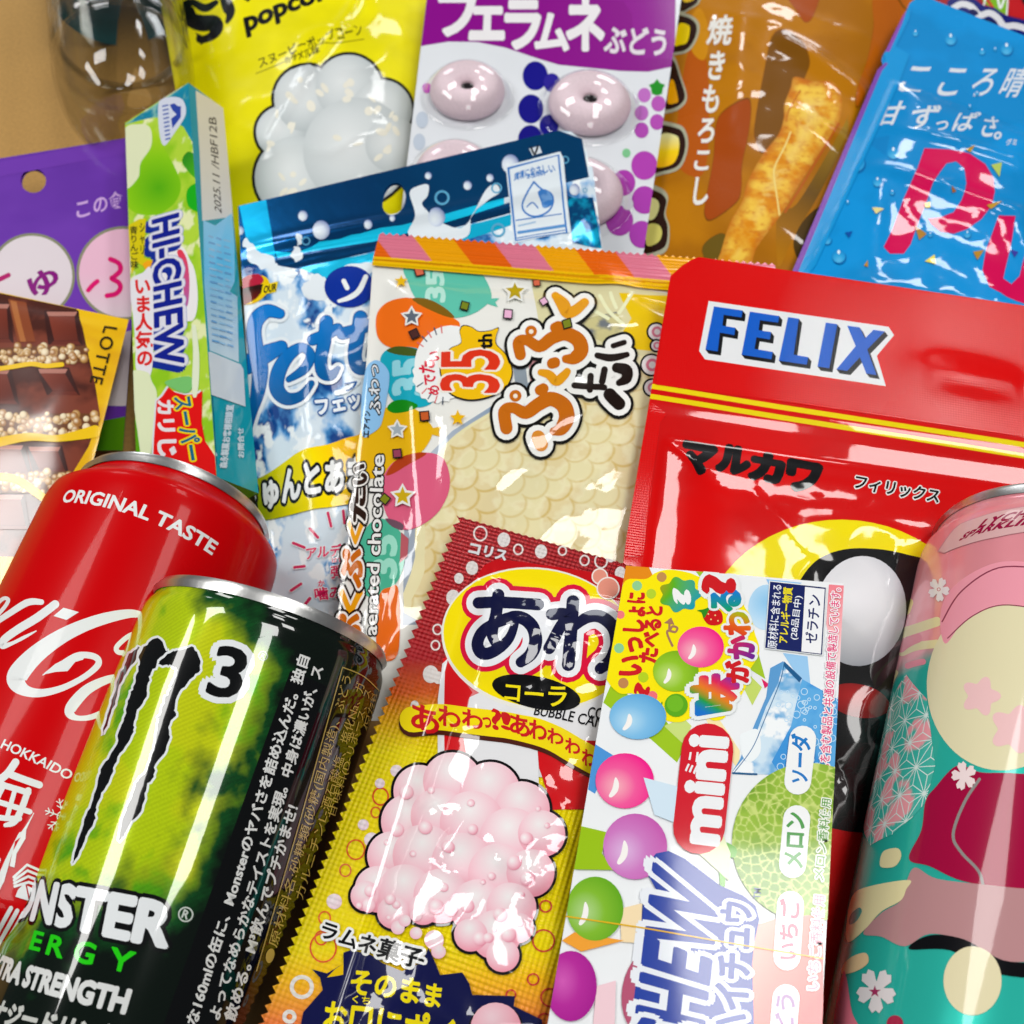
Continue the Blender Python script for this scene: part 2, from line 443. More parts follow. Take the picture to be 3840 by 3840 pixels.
class Can(Surf):
    """a drinks can: O = centre of the lid, axis towards the base"""
    def __init__(self, lid, base, R, length, prof, g=1.6, arc=115):
        self.g = g; self.R = R; self.L = length; self.prof = prof; self.O = lid; self.a = nrm(base - lid)
        c = CO - lid; e1 = nrm(c - (c @ self.a) * self.a); self.e1 = e1; self.e2 = np.cross(self.a, e1)
        if self.e2 @ RT < 0: self.e2 = -self.e2
        self.clip_uv = None; w = R * math.radians(arc)
        self.lim = (w, length); self.setup((-math.pi * R, -length), (math.pi * R, 0))
        s = 1 if (self.N[self.N.shape[0] // 2, self.N.shape[1] // 2] @ e1) > 0 else -1
        if s < 0: self.N = -self.N
    def r(self, d): return np.interp(d, *self.prof)
    def pos(self, uv):
        th = uv[:, 0] / self.R; d = -uv[:, 1]; r = self.r(d)
        return self.O + d[:, None] * self.a + (r * np.cos(th))[:, None] * self.e1 + (r * np.sin(th))[:, None] * self.e2
    def inv(self, pn):
        d = rays(pn); o = CO - self.O; r = np.full(len(pn), self.R)
        dp = d - (d @ self.a)[:, None] * self.a; op = o - (o @ self.a) * self.a
        for _ in range(5):
            A = (dp * dp).sum(1); B = dp @ op; Cc = op @ op - r * r; D = B * B - A * Cc
            t = (-B - np.sqrt(np.maximum(D, 0))) / A
            X = o + t[:, None] * d; ax = X @ self.a; r = self.r(np.clip(ax, 0, self.L))
        q = X - ax[:, None] * self.a
        return np.stack([np.arctan2(q @ self.e2, q @ self.e1) * self.R, -ax], -1)
    def wrap(self, d0, d1, col, metal=0.0, res=None, u0=None, u1=None):
        """band of the can wall between two distances from the lid"""
        w = math.pi * self.R; u0 = -w if u0 is None else u0; u1 = w if u1 is None else u1
        self.tris(tess([[(u0, -d1), (u1, -d1), (u1, -d0), (u0, -d0)]]), col, metal, res=res)

# ------------------------------------------------------------------ materials
def new_mat(name):
    m = bpy.data.materials.new(name); m.use_nodes = True; nt = m.node_tree
    return m, nt, nt.nodes['Principled BSDF'], nt.links
def print_mat(name, rough=0.25, coat=0.0, coat_rough=0.05, spec=0.5, wrinkle=0.0, wscale=60.0, wdist=0.0006,
              fine=0.0, fscale=900.0, emboss=None, metal_rough=0.22, mottle=0.05):
    """printed film or card: colours come from the printed layers, gloss and relief from nodes.
       emboss = (period mm, strength, kind) pressed into the sheet (UV is in millimetres)"""
    m, nt, b, L = new_mat(name); N = nt.nodes
    at = N.new('ShaderNodeAttribute'); at.attribute_name = 'Col'
    tc = N.new('ShaderNodeTexCoord'); uv = N.new('ShaderNodeUVMap'); uv.uv_map = 'UVMap'
    nz = N.new('ShaderNodeTexNoise'); nz.inputs['Scale'].default_value = 35; nz.inputs['Detail'].default_value = 5
    L.new(tc.outputs['Object'], nz.inputs['Vector'])
    mr = N.new('ShaderNodeMapRange'); mr.inputs['To Min'].default_value = 1 - mottle; mr.inputs['To Max'].default_value = 1 + mottle
    L.new(nz.outputs['Fac'], mr.inputs['Value'])
    mx = N.new('ShaderNodeMix'); mx.data_type = 'RGBA'; mx.blend_type = 'MULTIPLY'; mx.inputs[0].default_value = 1
    cr = N.new('ShaderNodeCombineXYZ')
    for i in range(3): L.new(mr.outputs[0], cr.inputs[i])
    L.new(at.outputs['Color'], mx.inputs[6]); L.new(cr.outputs[0], mx.inputs[7]); L.new(mx.outputs[2], b.inputs['Base Color'])
    L.new(at.outputs['Alpha'], b.inputs['Metallic'])
    rr = N.new('ShaderNodeMapRange'); rr.inputs['To Min'].default_value = rough; rr.inputs['To Max'].default_value = metal_rough
    L.new(at.outputs['Alpha'], rr.inputs['Value'])
    r2 = N.new('ShaderNodeMath'); r2.operation = 'MULTIPLY_ADD'; r2.inputs[1].default_value = 0.14
    sb = N.new('ShaderNodeMath'); sb.operation = 'SUBTRACT'; sb.inputs[1].default_value = .5
    L.new(nz.outputs['Fac'], sb.inputs[0]); L.new(sb.outputs[0], r2.inputs[0]); L.new(rr.outputs[0], r2.inputs[2]); L.new(r2.outputs[0], b.inputs['Roughness'])
    b.inputs['Specular IOR Level'].default_value = spec * .12
    b.inputs['Coat Weight'].default_value = coat; b.inputs['Coat Roughness'].default_value = coat_rough
    b.inputs['Coat IOR'].default_value = 1.75
    last = None
    def bump(sock, strength, dist):
        nonlocal last
        bp = N.new('ShaderNodeBump'); bp.inputs['Strength'].default_value = strength; bp.inputs['Distance'].default_value = dist
        L.new(sock, bp.inputs['Height'])
        if last is not None: L.new(last, bp.inputs['Normal'])
        last = bp.outputs[0]
    if wrinkle:
        w = N.new('ShaderNodeTexNoise'); w.inputs['Scale'].default_value = wscale; w.inputs['Detail'].default_value = 3
        w.inputs['Distortion'].default_value = 0.6
        L.new(tc.outputs['Object'], w.inputs['Vector']); bump(w.outputs['Fac'], wrinkle, wdist)
    if fine:
        w = N.new('ShaderNodeTexNoise'); w.inputs['Scale'].default_value = fscale; w.inputs['Detail'].default_value = 2
        L.new(tc.outputs['Object'], w.inputs['Vector']); bump(w.outputs['Fac'], fine, 0.0001)
    if emboss:
        per, st, kind = emboss
        sp = N.new('ShaderNodeSeparateXYZ'); L.new(uv.outputs[0], sp.inputs[0]); outs = []
        for i in range(2 if kind == 'grid' else 1):
            ml = N.new('ShaderNodeMath'); ml.operation = 'MULTIPLY'; ml.inputs[1].default_value = 2 * math.pi / per
            L.new(sp.outputs[i if kind == 'grid' else 1], ml.inputs[0])
            sn = N.new('ShaderNodeMath'); sn.operation = 'SINE'; L.new(ml.outputs[0], sn.inputs[0]); outs.append(sn.outputs[0])
        if len(outs) == 2:
            ad = N.new('ShaderNodeMath'); ad.operation = 'ADD'; L.new(outs[0], ad.inputs[0]); L.new(outs[1], ad.inputs[1]); s = ad.outputs[0]
        else: s = outs[0]
        bump(s, st, 0.0002)
    if last is not None: L.new(last, b.inputs['Normal'])
    if last is not None and coat: L.new(last, b.inputs['Coat Normal'])
    return m
def plain_mat(name, col, rough=0.3, metal=0.0, bump=0.0, bscale=200, aniso=0.0, vary=0.12, **kw):
    m, nt, b, L = new_mat(name); N = nt.nodes
    tc = N.new('ShaderNodeTexCoord'); nz = N.new('ShaderNodeTexNoise'); nz.inputs['Scale'].default_value = bscale; nz.inputs['Detail'].default_value = 4
    L.new(tc.outputs['Object'], nz.inputs['Vector'])
    cr = N.new('ShaderNodeValToRGB'); c = lin(col); e = cr.color_ramp.elements
    e[0].position = .3; e[1].position = .7
    e[0].color = (*np.clip(c * (1 - vary), 0, 1), 1); e[1].color = (*np.clip(c * (1 + vary), 0, 1), 1)
    L.new(nz.outputs['Fac'], cr.inputs[0]); L.new(cr.outputs[0], b.inputs['Base Color'])
    b.inputs['Roughness'].default_value = rough; b.inputs['Metallic'].default_value = metal
    if bump:
        bp = N.new('ShaderNodeBump'); bp.inputs['Strength'].default_value = bump; bp.inputs['Distance'].default_value = .0003
        L.new(nz.outputs['Fac'], bp.inputs['Height']); L.new(bp.outputs[0], b.inputs['Normal'])
    for k, v in kw.items(): b.inputs[k.replace('_', ' ')].default_value = v
    return m
def clear_mat(name, tint='#ffffff', alpha=0.12, rough=0.03):
    """thin clear film: mostly see-through, with a glossy skin"""
    m, nt, b, L = new_mat(name); N = nt.nodes
    N.remove(b); o = N['Material Output']
    tr = N.new('ShaderNodeBsdfTransparent'); tr.inputs[0].default_value = (*lin(tint), 1)
    gl = N.new('ShaderNodeBsdfGlossy'); gl.inputs['Roughness'].default_value = rough
    lw = N.new('ShaderNodeLayerWeight'); lw.inputs[0].default_value = .5
    pw = N.new('ShaderNodeMath'); pw.operation = 'POWER'; pw.inputs[1].default_value = 4; L.new(lw.outputs['Facing'], pw.inputs[0])
    fz = N.new('ShaderNodeMath'); fz.operation = 'MULTIPLY'; fz.inputs[1].default_value = .7; L.new(pw.outputs[0], fz.inputs[0])
    nz = N.new('ShaderNodeTexNoise'); nz.inputs['Scale'].default_value = 140; tc = N.new('ShaderNodeTexCoord'); L.new(tc.outputs['Object'], nz.inputs['Vector'])
    bp = N.new('ShaderNodeBump'); bp.inputs['Strength'].default_value = .08; bp.inputs['Distance'].default_value = .0005
    L.new(nz.outputs['Fac'], bp.inputs['Height']); L.new(bp.outputs[0], gl.inputs['Normal'])
    ad = N.new('ShaderNodeMath'); ad.operation = 'ADD'; ad.inputs[1].default_value = alpha; L.new(fz.outputs[0], ad.inputs[0])
    mx = N.new('ShaderNodeMixShader'); L.new(ad.outputs[0], mx.inputs[0]); L.new(tr.outputs[0], mx.inputs[1]); L.new(gl.outputs[0], mx.inputs[2])
    L.new(mx.outputs[0], o.inputs[0]); return m

M_BAG = print_mat('glossy printed film', rough=.28, coat=.55, coat_rough=.04, wrinkle=.13, wscale=30, wdist=.0011)
M_BAGSOFT = print_mat('satin printed film', rough=.36, coat=.3, coat_rough=.06, wrinkle=.14, wscale=26, wdist=.0011)
M_FOIL = print_mat('printed metal foil', rough=.25, coat=.28, coat_rough=.04, wrinkle=.22, wscale=48, wdist=.0010, metal_rough=.2)
M_GRID = print_mat('foil with pressed grid', rough=.25, coat=.16, coat_rough=.08, emboss=(1.15, .5, 'grid'), metal_rough=.24)
M_RIB = print_mat('film with pressed ribs', rough=.25, coat=.3, coat_rough=.05, emboss=(1.5, .7, 'rib'), metal_rough=.24)
M_FINEGRID = print_mat('film with fine pressed grid', rough=.3, coat=.26, coat_rough=.06, emboss=(.75, .06, 'grid'))
M_CARD = print_mat('printed card', rough=.34, coat=.14, coat_rough=.12, fine=.12, fscale=700)
M_GLOSSCARD = print_mat('glossy coated card', rough=.3, coat=.8, coat_rough=.13, wrinkle=.1, wscale=20, wdist=.001)
M_WRAP = print_mat('card in clear wrap', rough=.3, coat=.55, coat_rough=.07, wrinkle=.06, wscale=25, wdist=.0008)
M_CAN = print_mat('printed can', rough=.16, coat=.7, coat_rough=.035, wrinkle=.05, wscale=34, wdist=.001, metal_rough=.26, mottle=.02)
M_CANSOFT = print_mat('soft gloss printed can', rough=.24, coat=.3, coat_rough=.05, wrinkle=.05, wscale=30, wdist=.001, mottle=.02)
M_CANSATIN = print_mat('satin printed can', rough=.3, coat=.09, coat_rough=.06, wrinkle=.06, wscale=30, wdist=.001, mottle=.02)
M_ALU = plain_mat('bare aluminium', '#dcdcda', .3, 1.0, bump=.1, bscale=700, vary=.06)
M_SIDE = plain_mat('packet back', '#cfcfcf', .4)

# ------------------------------------------------------------------ where things lie (pixel, pixel, height above table in mm)
def ovp(x, y): return (x, y)
frov()
# --- far row
corn = Sheet([(1180, -110), (1740, -110), (1640, 600), (1120, 600)], [(1180, -110, 9), (1740, -110, 9), (1120, 600, 5)], [(1180, -110), (1740, -110)], g=2.2,
             hfun=Height([(1195, -100), (1725, -100), (1625, 590), (1135, 590)], 9, 16, [((1500, 240), (1640, 330), 2.5, 3), ((1470, 110), (1640, 215), 3.0, 5), ((1400, 40), (1370, 300), 1.6, 6), ((1610, 150), (1590, 440), 1.6, 5)], 2.2, 44, 3, .8, 46))
pop = Sheet([(283, -110), (850, -110), (800, 540), (395, 540)], [(283, -110, 9), (850, -110, 6), (395, 540, 5)], [(283, -110), (850, -110)], g=2.2,
            hfun=Height([(290, -110), (838, -110), (790, 530), (405, 530)], 12, 22, [((700, 0), (505, 330), 1.6, 2.2), ((440, 40), (420, 330), 1.2, 9)], 3.0, 36, 5, 1.4, 45))
fue = Sheet([(812, -60), (1294, -60), (1207, 525), (742, 525)], [(812, -60, 26), (1294, -60, 24), (742, 525, 17)], [(812, -60), (1294, -60)], g=3.0)
mys = Sheet([(1760, -80), (2010, -80), (2010, 150), (1760, 150)], [(1760, -80, 4), (2010, -80, 4), (1760, 150, 4)], [(1760, -80), (2010, -80)], g=3.0,
            hfun=Height([(1762, -80), (2005, -80), (2005, 148), (1762, 148)], 3, 14, (), 1, 30, 4))
pure_out = catmull([(1710, 23), (1722, 2), (1745, -6)], 4).tolist() + [(2010, 98), (2010, 700), (1455, 632), (1651, 247), (1644, 232), (1650, 214), (1662, 205), (1675, 180)]
pure_out = [(1708, 26), (1716, 6), (1734, -7), (1752, -4), (2010, 98), (2010, 700), (1430, 650), (1672, 135), (1665, 122), (1663, 112), (1667, 102), (1673, 92)]
pure = Sheet(pure_out, [(1720, 0, 23), (2010, 98, 21), (1440, 630, 17)], [(1752, -4), (2010, 98)], g=1.8,
             hfun=Height([(1688, 150), (2000, 270), (2000, 690), (1470, 640)], 5, 9, [((1640, 325), (1990, 450), 1.6, 3.2), ((1690, 255), (2000, 345), .9, 2.5), ((1655, 350), (1640, 500), 1.2, 3), ((1900, 420), (1935, 520), 1.4, 3.5)], 1.3, 34, 8, .5, 30, facets=[((1600, 470), (1990, 590), 22, .06, 14, 14, 6)]))
purp = Sheet([(-70, 310), (246, 259), (250, 600), (232, 850), (-70, 850)], [(-70, 310, 21), (246, 259, 19), (-70, 850, 8)], [(-70, 310), (246, 259)], g=2.2,
             hfun=Height([(-60, 420), (238, 375), (240, 600), (222, 840), (-60, 840)], 2.5, 16, (), 1.0, 30, 12),
             holes=[ell(63, 341, 24, 23, 0, 20)])
# --- middle row
choc = Sheet([(-70, 537), (243, 603), (185, 835), (140, 1000), (-70, 1290)], [(-70, 537, 24), (243, 603, 22), (-70, 1290, 17)], [(-70, 537), (243, 603)], g=1.6,
             hfun=Height([(-65, 548), (236, 610), (180, 830), (135, 990), (-65, 1280)], 1.2, 6, (), 1.2, 34, 21))
fett_out = [(449, 389), (1054, 246), (1078, 248), (1098, 265), (1108, 290), (1112, 312), (1118, 314), (1137, 475), (1235, 1150), (500, 1240)]
fett = Sheet(fett_out, [(449, 389, 30), (1108, 290, 39), (500, 1240, 6)], [(449, 389), (1054, 246)], g=1.6, holes=[ell(743, 376, 22, 31, 14, 20)],
             hfun=Height([(470, 500), (1118, 395), (1215, 1130), (520, 1225)], 7, 15, [((470, 470), (1125, 345), 1.8, 2.4), ((470, 505), (1125, 395), 1.5, 2.4), ((560, 640), (600, 1000), 1.6, 6)], 1.6, 26, 31, .9, 28, facets=[((600, 620), (625, 1100), 4, .2, 8, 3, 4)]))
pk_out = np.vstack([zig((716, 446), (1462, 505), 56, -5), [(1462, 505), (1475, 1360), (600, 1360), (645, 1110), (668, 940), (690, 700), (703, 500)]])
puku = Sheet(pk_out, [(716, 446, 43), (1462, 505, 45), (600, 1360, 25)], [(716, 446), (1462, 505)], g=1.6,
             hfun=Height([(722, 520), (1455, 590), (1460, 1345), (620, 1345)], 8, 11,
                         [((706, 468), (1462, 527), 1.0, 1.6), ((706, 484), (1462, 543), 1.3, 1.8), ((705, 497), (1462, 556), 1.1, 1.8), ((770, 690), (800, 1050), 1.3, 3.5), ((1130, 520), (1270, 640), 1.2, 3.5)], 1.2, 40, 41, .7, 40, facets=[((880, 1100), (1220, 600), 13, -.15, 22, 1.2, 3), ((1010, 1150), (1290, 840), 22, -.16, 16, 4, 7), ((690, 700), (700, 1250), 6, .34, 5, 2, 9), ((1150, 560), (1330, 560), 5, .2, 5, 6, 15)]))
fx_out = [(1261, 544), (1265, 521), (1286, 502), (1305, 490), (1319, 485), (2020, 590), (2020, 2200), (1040, 2100), (1183, 1006)]
felix = Sheet(fx_out, [(1265, 521, 60), (2020, 590, 50), (1120, 1400, 40)], [(1319, 485), (2020, 590)], g=1.6,
              hfun=Height([(1250, 825), (1985, 930), (1990, 2180), (1080, 2080)], 6, 10,
                          [((1232, 742), (2010, 856), .5, 1.6), ((1232, 760), (2010, 875), .5, 1.6), ((1740, 700), (1930, 735), 1.0, 6)], .9, 40, 51, .4, 34, facets=[((1180, 806), (1990, 925), 7, -.085, 7, 7, 3), ((1200, 872), (1960, 985), 9, -.08, 6, 6, 4), ((1200, 930), (1800, 1012), 4, -.09, 5, 3, 5), ((1236, 905), (1215, 1060), 5, .1, 6, 3, 8)]))
# --- near row
aw_out = np.vstack([zig((861, 972), (1335, 1107), 36, 2.5), zig((1335, 1107), (1130, 2060), 40, 3), [(1130, 2060), (436, 2060)], zig((436, 2060), (861, 972), 60, 11)[1:]])
awa = Sheet(aw_out, [(861, 972, 47), (1335, 1107, 47), (436, 2060, 50)], [(861, 972), (1335, 1107)], g=1.1,
            hfun=Height([(893, 1082), (1300, 1150), (1090, 2040), (590, 2040), (840, 1260)], 6, 9, [((925, 1075), (905, 1290), .9, 1.5), ((1030, 1190), (1010, 1330), 1.1, 2.6), ((960, 1640), (1090, 1690), 1.3, 4), ((900, 1560), (820, 1640), .8, 3)], 2.2, 20, 61, .9, 22, facets=[((880, 1300), (1180, 1230), 9, -.16, 10, 10, 2), ((960, 1700), (1120, 1620), 12, -.15, 10, 12, 5)]))

# ------------------------------------------------------------------ boxes and cans
class Face(Sheet):
    """flat face of a carton given by its corner points in space"""
    def __init__(self, A, B, D, g=2.0):
        self.g = g; self.O = A; self.U = nrm(B - A); n = np.cross(B - A, D - A); self.n = nrm(n); self.V = np.cross(self.n, self.U)
        w = (B - A) @ self.U; d = D - A; self.hf = None; self.hole_uv = []
        self.out_uv = np.array([(0, 0), (w, 0), (w + d @ self.U, d @ self.V), (d @ self.U, d @ self.V)])
        self.clip_uv = self.out_uv; self.setup(self.out_uv.min(0), self.out_uv.max(0))

frov()
# stick of chews: a long carton lying on its corner against its neighbours
sA, sA2 = at_h(nat([(355, 156)]), 46)[0], at_h(nat([(409, 900)]), 33)[0]
sa = nrm(sA2 - sA); sL = np.linalg.norm(sA2 - sA)
def on_plane(px, P, n):
    d = rays(nat([px]))[0]; return CO + d * (((P - CO) @ n) / (d @ n))
sB, sC = on_plane((236, 232), sA, sa), on_plane((421, 204), sA, sa)
sD = sB + sC - sA; sv = sa * sL
stick_front = Face(sB + sv, sA + sv, sB)        # wide printed face
stick_side = Face(sA + sv, sC + sv, sA)         # narrow face with the date panel
stick_rest = [Face(sB, sA, sD), Face(sD + sv, sB + sv, sD), Face(sC + sv, sD + sv, sC), Face(sD + sv, sC + sv, sB + sv)]
# small flat carton
mh = 61.0
mTL, mTR = at_h(nat([(1181, 1067)]), mh)[0], at_h(nat([(1592, 1101)]), mh)[0]
mBL, mBR = at_h(nat([(1013, 2050)]), mh)[0], at_h(nat([(1553, 2055)]), mh)[0]
mx_ = nrm(mTR - mTL); my_ = nrm((mBL - mTL)); mBR = mTR + (mBL - mTL) * 1.0
mdn = np.array([0, 0, -13.0])
mini_front = Face(mBL, mBR, mTL, g=1.6)
mini_rest = [Face(mBL + mdn, mBL, mTL + mdn), Face(mTL, mTR, mTL + mdn), Face(mBR, mBR + mdn, mTR), Face(mBL + mdn, mBR + mdn, mBL), Face(mTL + mdn, mTR + mdn, mBL + mdn)]

def can_profile(R, L, rim, neck=6.0, rimh=2.6):
    d = [0, .5, 1.2, rimh - .3, rimh, rimh + .7, rimh + neck * .35, rimh + neck * .75, rimh + neck, rimh + neck + 2, L - 7, L - 4, L - 1.5, L]
    r = [rim - 1.0, rim - .2, rim, rim - .1, rim - .8, rim - .9, rim - .9 + (R - rim) * .35, R - (R - rim) * .12, R - .2, R, R, R - 1, R - 4, R - 7]
    return np.array(d, float), np.array(r, float)
def make_can(lid_px, lid_h, base_px, base_h, R, L, rim, neck):
    p, q = at_h(nat([lid_px]), lid_h)[0], at_h(nat([base_px]), base_h)[0]
    return Can(p, q, R, L, can_profile(R, L, rim, neck))
coke = make_can((333, 957), 34, (38, 1662), 34, 33, 122, 27.3, 9)
mons = make_can((516, 1176), 53, (272, 1834), 40, 30.6, 104, 29.9, 4)
lych = make_can((2022, 1047), 54, (1912, 1860), 46, 36, 168, 34, 8)

# ------------------------------------------------------------------ printing helpers
def lg(p, q, *cols):
    """straight colour run from p to q through the given colours (frame units)"""
    p, q = nat([p])[0], nat([q])[0]; d = q - p; cs = [lin(c) for c in cols]
    def f(px, uv):
        t = np.clip((px - p) @ d / (d @ d), 0, 1) * (len(cs) - 1); i = np.minimum(t.astype(int), len(cs) - 2); w = (t - i)[:, None]
        c = np.array(cs); return c[i] * (1 - w) + c[i + 1] * w
    return f
def rg(c, r, *cols, ry=None):
    """round colour run from the centre c outwards"""
    c = nat([c])[0]; r = r * _fr[2]; ry = r if ry is None else ry * _fr[2]; cs = np.array([lin(k) for k in cols])
    def f(px, uv):
        t = np.clip(np.hypot((px[:, 0] - c[0]) / r, (px[:, 1] - c[1]) / ry), 0, 1) * (len(cs) - 1); i = np.minimum(t.astype(int), len(cs) - 2); w = (t - i)[:, None]
        return cs[i] * (1 - w) + cs[i + 1] * w
    return f
def speck(a, b, sc, seed=0, lo=.4, hi=.6, stretch=(1, 1), c=None):
    """mottled print: colours a and b (and c in the peaks) mixed by noise, sc = feature size in mm"""
    def f(px, uv):
        n = fbm(uv[:, 0] / sc / stretch[0], uv[:, 1] / sc / stretch[1], seed, 4)
        o = mix(a, b, (n - lo) / (hi - lo))
        if c is not None: o = mix(o, c, (fbm(uv[:, 0] / sc * 1.7 + 40, uv[:, 1] / sc * 1.7, seed + 7, 4) - .56) / .08)
        return o
    return f
def gem(S, cx, cy, r, dark, mid, pale, ry=None, rot=0, shine=True, res=3, sa=205):
    """printed round sweet with its printed shine"""
    ry = r if ry is None else ry; t = math.radians(sa)
    hx, hy = cx + r * .35 * math.cos(t), cy + ry * .35 * math.sin(t)
    pts = ell(cx, cy, r, ry, rot, 32)
    S.poly(pts, rg((hx, hy), r * 1.35, pale, mid, dark, ry=ry * 1.35), res=res)
    if shine:
        S.poly([(hx + r * a, hy + ry * b) for a, b in ((-.02, -.3), (.1, -.1), (.06, .2), (-.14, .42), (-.24, .36), (-.12, .1))], '#f6f2ee', smooth=True)
BLK = '#0c0c10'; WHT = '#e8ecec'

# ---- corn snack bag
S = corn.part('front_panel'); fr(2400, 0)
S.full(speck('#b97604', '#a86802', 30, 2))
S.poly([(350, 380), (480, 430), (500, 900), (470, 1230), (380, 1280), (270, 1180), (270, 880)], '#b25406', smooth=True)
S.poly([(430, 60), (500, 230), (470, 430), (380, 380), (340, 200)], '#c8860a', smooth=True)
OUTL = '#7a4204'
for pts, c in (([(1060, -60), (1130, 80), (1200, 165), (1260, 110), (1290, -60)], '#a84a08'),
               ([(905, 480), (950, 280), (1020, 215), (1110, 250), (1200, 350), (1230, 460), (1180, 600), (1080, 900), (900, 1110), (840, 1030), (830, 900)], '#7a4c06'),
               ([(550, 900), (620, 790), (770, 710), (805, 770), (790, 950), (740, 1200), (735, 1360), (700, 1470), (520, 1600), (465, 1560), (480, 1420), (530, 1150)], '#a44606'),
               ([(1700, -60), (1950, -60), (1960, 100), (1760, 440), (1580, 780), (1570, 650), (1640, 450), (1690, 200)], '#b85e06'),
               ([(450, 1830), (480, 1750), (600, 1690), (660, 1800), (520, 1930)], '#6a5414'), ([(1110, 1760), (1200, 1580), (1330, 1500), (1330, 1700), (1180, 1900)], '#4a3408')):
    S.poly(catmull(pts, 5, True) , OUTL if c != '#4a3408' else c); S.layer += 0
    q = np.array(pts, float); q = q.mean(0) + (q - q.mean(0)) * .975; S.poly(q, c, smooth=True)
S.poly([(1135, 1480), (1480, 900), (1500, 860), (1490, 1000), (1290, 1420), (1120, 1700), (1000, 1932), (1000, 1500)], lg((1480, 900), (1000, 1900), '#a07a1c', '#6a4a10', '#b87808'), smooth=True, res=2)
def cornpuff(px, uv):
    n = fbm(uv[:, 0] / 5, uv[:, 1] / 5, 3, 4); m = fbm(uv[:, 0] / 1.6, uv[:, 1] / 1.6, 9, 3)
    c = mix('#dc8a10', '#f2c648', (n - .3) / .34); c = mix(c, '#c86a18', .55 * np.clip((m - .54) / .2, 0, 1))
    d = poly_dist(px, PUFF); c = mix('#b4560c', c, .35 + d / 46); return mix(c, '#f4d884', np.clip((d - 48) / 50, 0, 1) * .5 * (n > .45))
stick_pts = [(1120, 560), (1250, 590), (1380, 590), (1440, 650), (1462, 750), (1440, 880), (1370, 1000), (1250, 1190), (1140, 1360), (1020, 1560), (850, 1790), (780, 1950), (560, 1950), (590, 1810), (650, 1620), (740, 1460), (780, 1320), (890, 1120), (1000, 980), (1040, 860), (1045, 760), (1090, 640)]
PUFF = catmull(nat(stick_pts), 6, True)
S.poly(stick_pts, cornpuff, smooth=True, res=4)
S.stroke([(1090, 960), (1050, 1060), (980, 1200), (970, 1280), (990, 1420), (1010, 1560)], 12, '#f0d880')
S.stroke([(1160, 660), (1080, 800), (1060, 880)], 10, '#c06a18'); S.stroke([(1440, 900), (1330, 1080), (1200, 1300), (1050, 1540)], 16, '#b85a14')
for ch, a in zip('焼きもろこし', ((560, 105, 330), (535, 355, 590), (495, 600, 830), (465, 835, 1050), (430, 1065, 1250), (415, 1270, 1500))):
    w = 105 if ch == '焼' else 90
    S.text(ch, [(a[0] - w + 20, a[2]), (a[0] + w - 10, a[2]), (a[0] + w + 20, a[1]), (a[0] - w + 50, a[1])], '#e6e4de', off=.03, em=(0, -.12, 1, .88))
def blockletter(outer, fill_pts, fillc):
    q = catmull(outer, 5, True); c = q.mean(0)
    S.poly(c + (q - c) * 1.17, '#a8a890'); S.poly(q, '#2a120a'); S.poly(fill_pts, fillc, smooth=True, res=1)
blockletter([(180, 120), (330, 125), (405, 180), (400, 270), (340, 360), (230, 385), (150, 380)], [(280, 180), (350, 185), (360, 230), (340, 310), (290, 330), (250, 325)], '#f4d400')
blockletter([(150, 440), (240, 440), (285, 560), (325, 700), (280, 770), (190, 800), (120, 790)], [(215, 600), (245, 590), (275, 720), (260, 750), (200, 745)], '#f2a800')
blockletter([(60, 930), (260, 930), (320, 990), (325, 1090), (280, 1200), (180, 1240), (40, 1240)], [(150, 985), (260, 985), (285, 1040), (270, 1140), (220, 1200), (110, 1200)], lg((150, 985), (150, 1200), '#e6e09a', '#f4d010', '#f2b810'))
blockletter([(0, 1400), (120, 1390), (190, 1450), (175, 1560), (200, 1650), (180, 1790), (60, 1840), (-20, 1830)], [(70, 1450), (120, 1450), (140, 1500), (110, 1580), (60, 1590)], '#dcd890')
S.poly([(50, 1640), (130, 1630), (160, 1690), (130, 1760), (50, 1780)], '#d0c868', smooth=True)
blockletter([(180, -80), (400, -90), (420, 10), (360, 60), (280, 80)], [(300, -60), (380, -60), (390, 0), (320, 20)], '#f0c828')
S.stroke([(1850, -40), (1900, 40), (1950, 90)], 10, '#7a4c06')

# ---- popcorn bag
S = pop.part('front_panel'); fr(500, 0)
S.full(speck('#efe400', '#e2d800', 26, 4))
S.stroke([(600, 20), (520, 60), (430, 20), (390, 50), (420, 140), (500, 170), (590, 170), (600, 220), (560, 270), (480, 290), (470, 250)], [40, 60, 50, 90, 110, 120, 110, 90, 60, 50, 10], BLK)
S.poly([(450, 235), (490, 330), (560, 280), (500, 260)], BLK)
S.stroke([(640, -60), (690, 60), (700, 110), (680, 160)], [60, 90, 60, 30], BLK); S.stroke([(800, -20), (830, 0)], 30, BLK)
S.text('popcorn', [(830, 270), (1520, 0), (1480, -130), (790, 140)], BLK, off=.045, shear=.1)
S.text('スヌーピーポップコーン', [(920, 500), (1670, 250), (1640, 175), (895, 425)], '#3c3804', off=.012)
S.text('カラメル味', [(1110, 470), (1355, 385), (1340, 335), (1090, 420)], '#3c3804', off=.02)
S.stroke([(890, 535), (1100, 450), (1330, 330), (1500, 310), (1670, 285)], 7, '#8a8204')
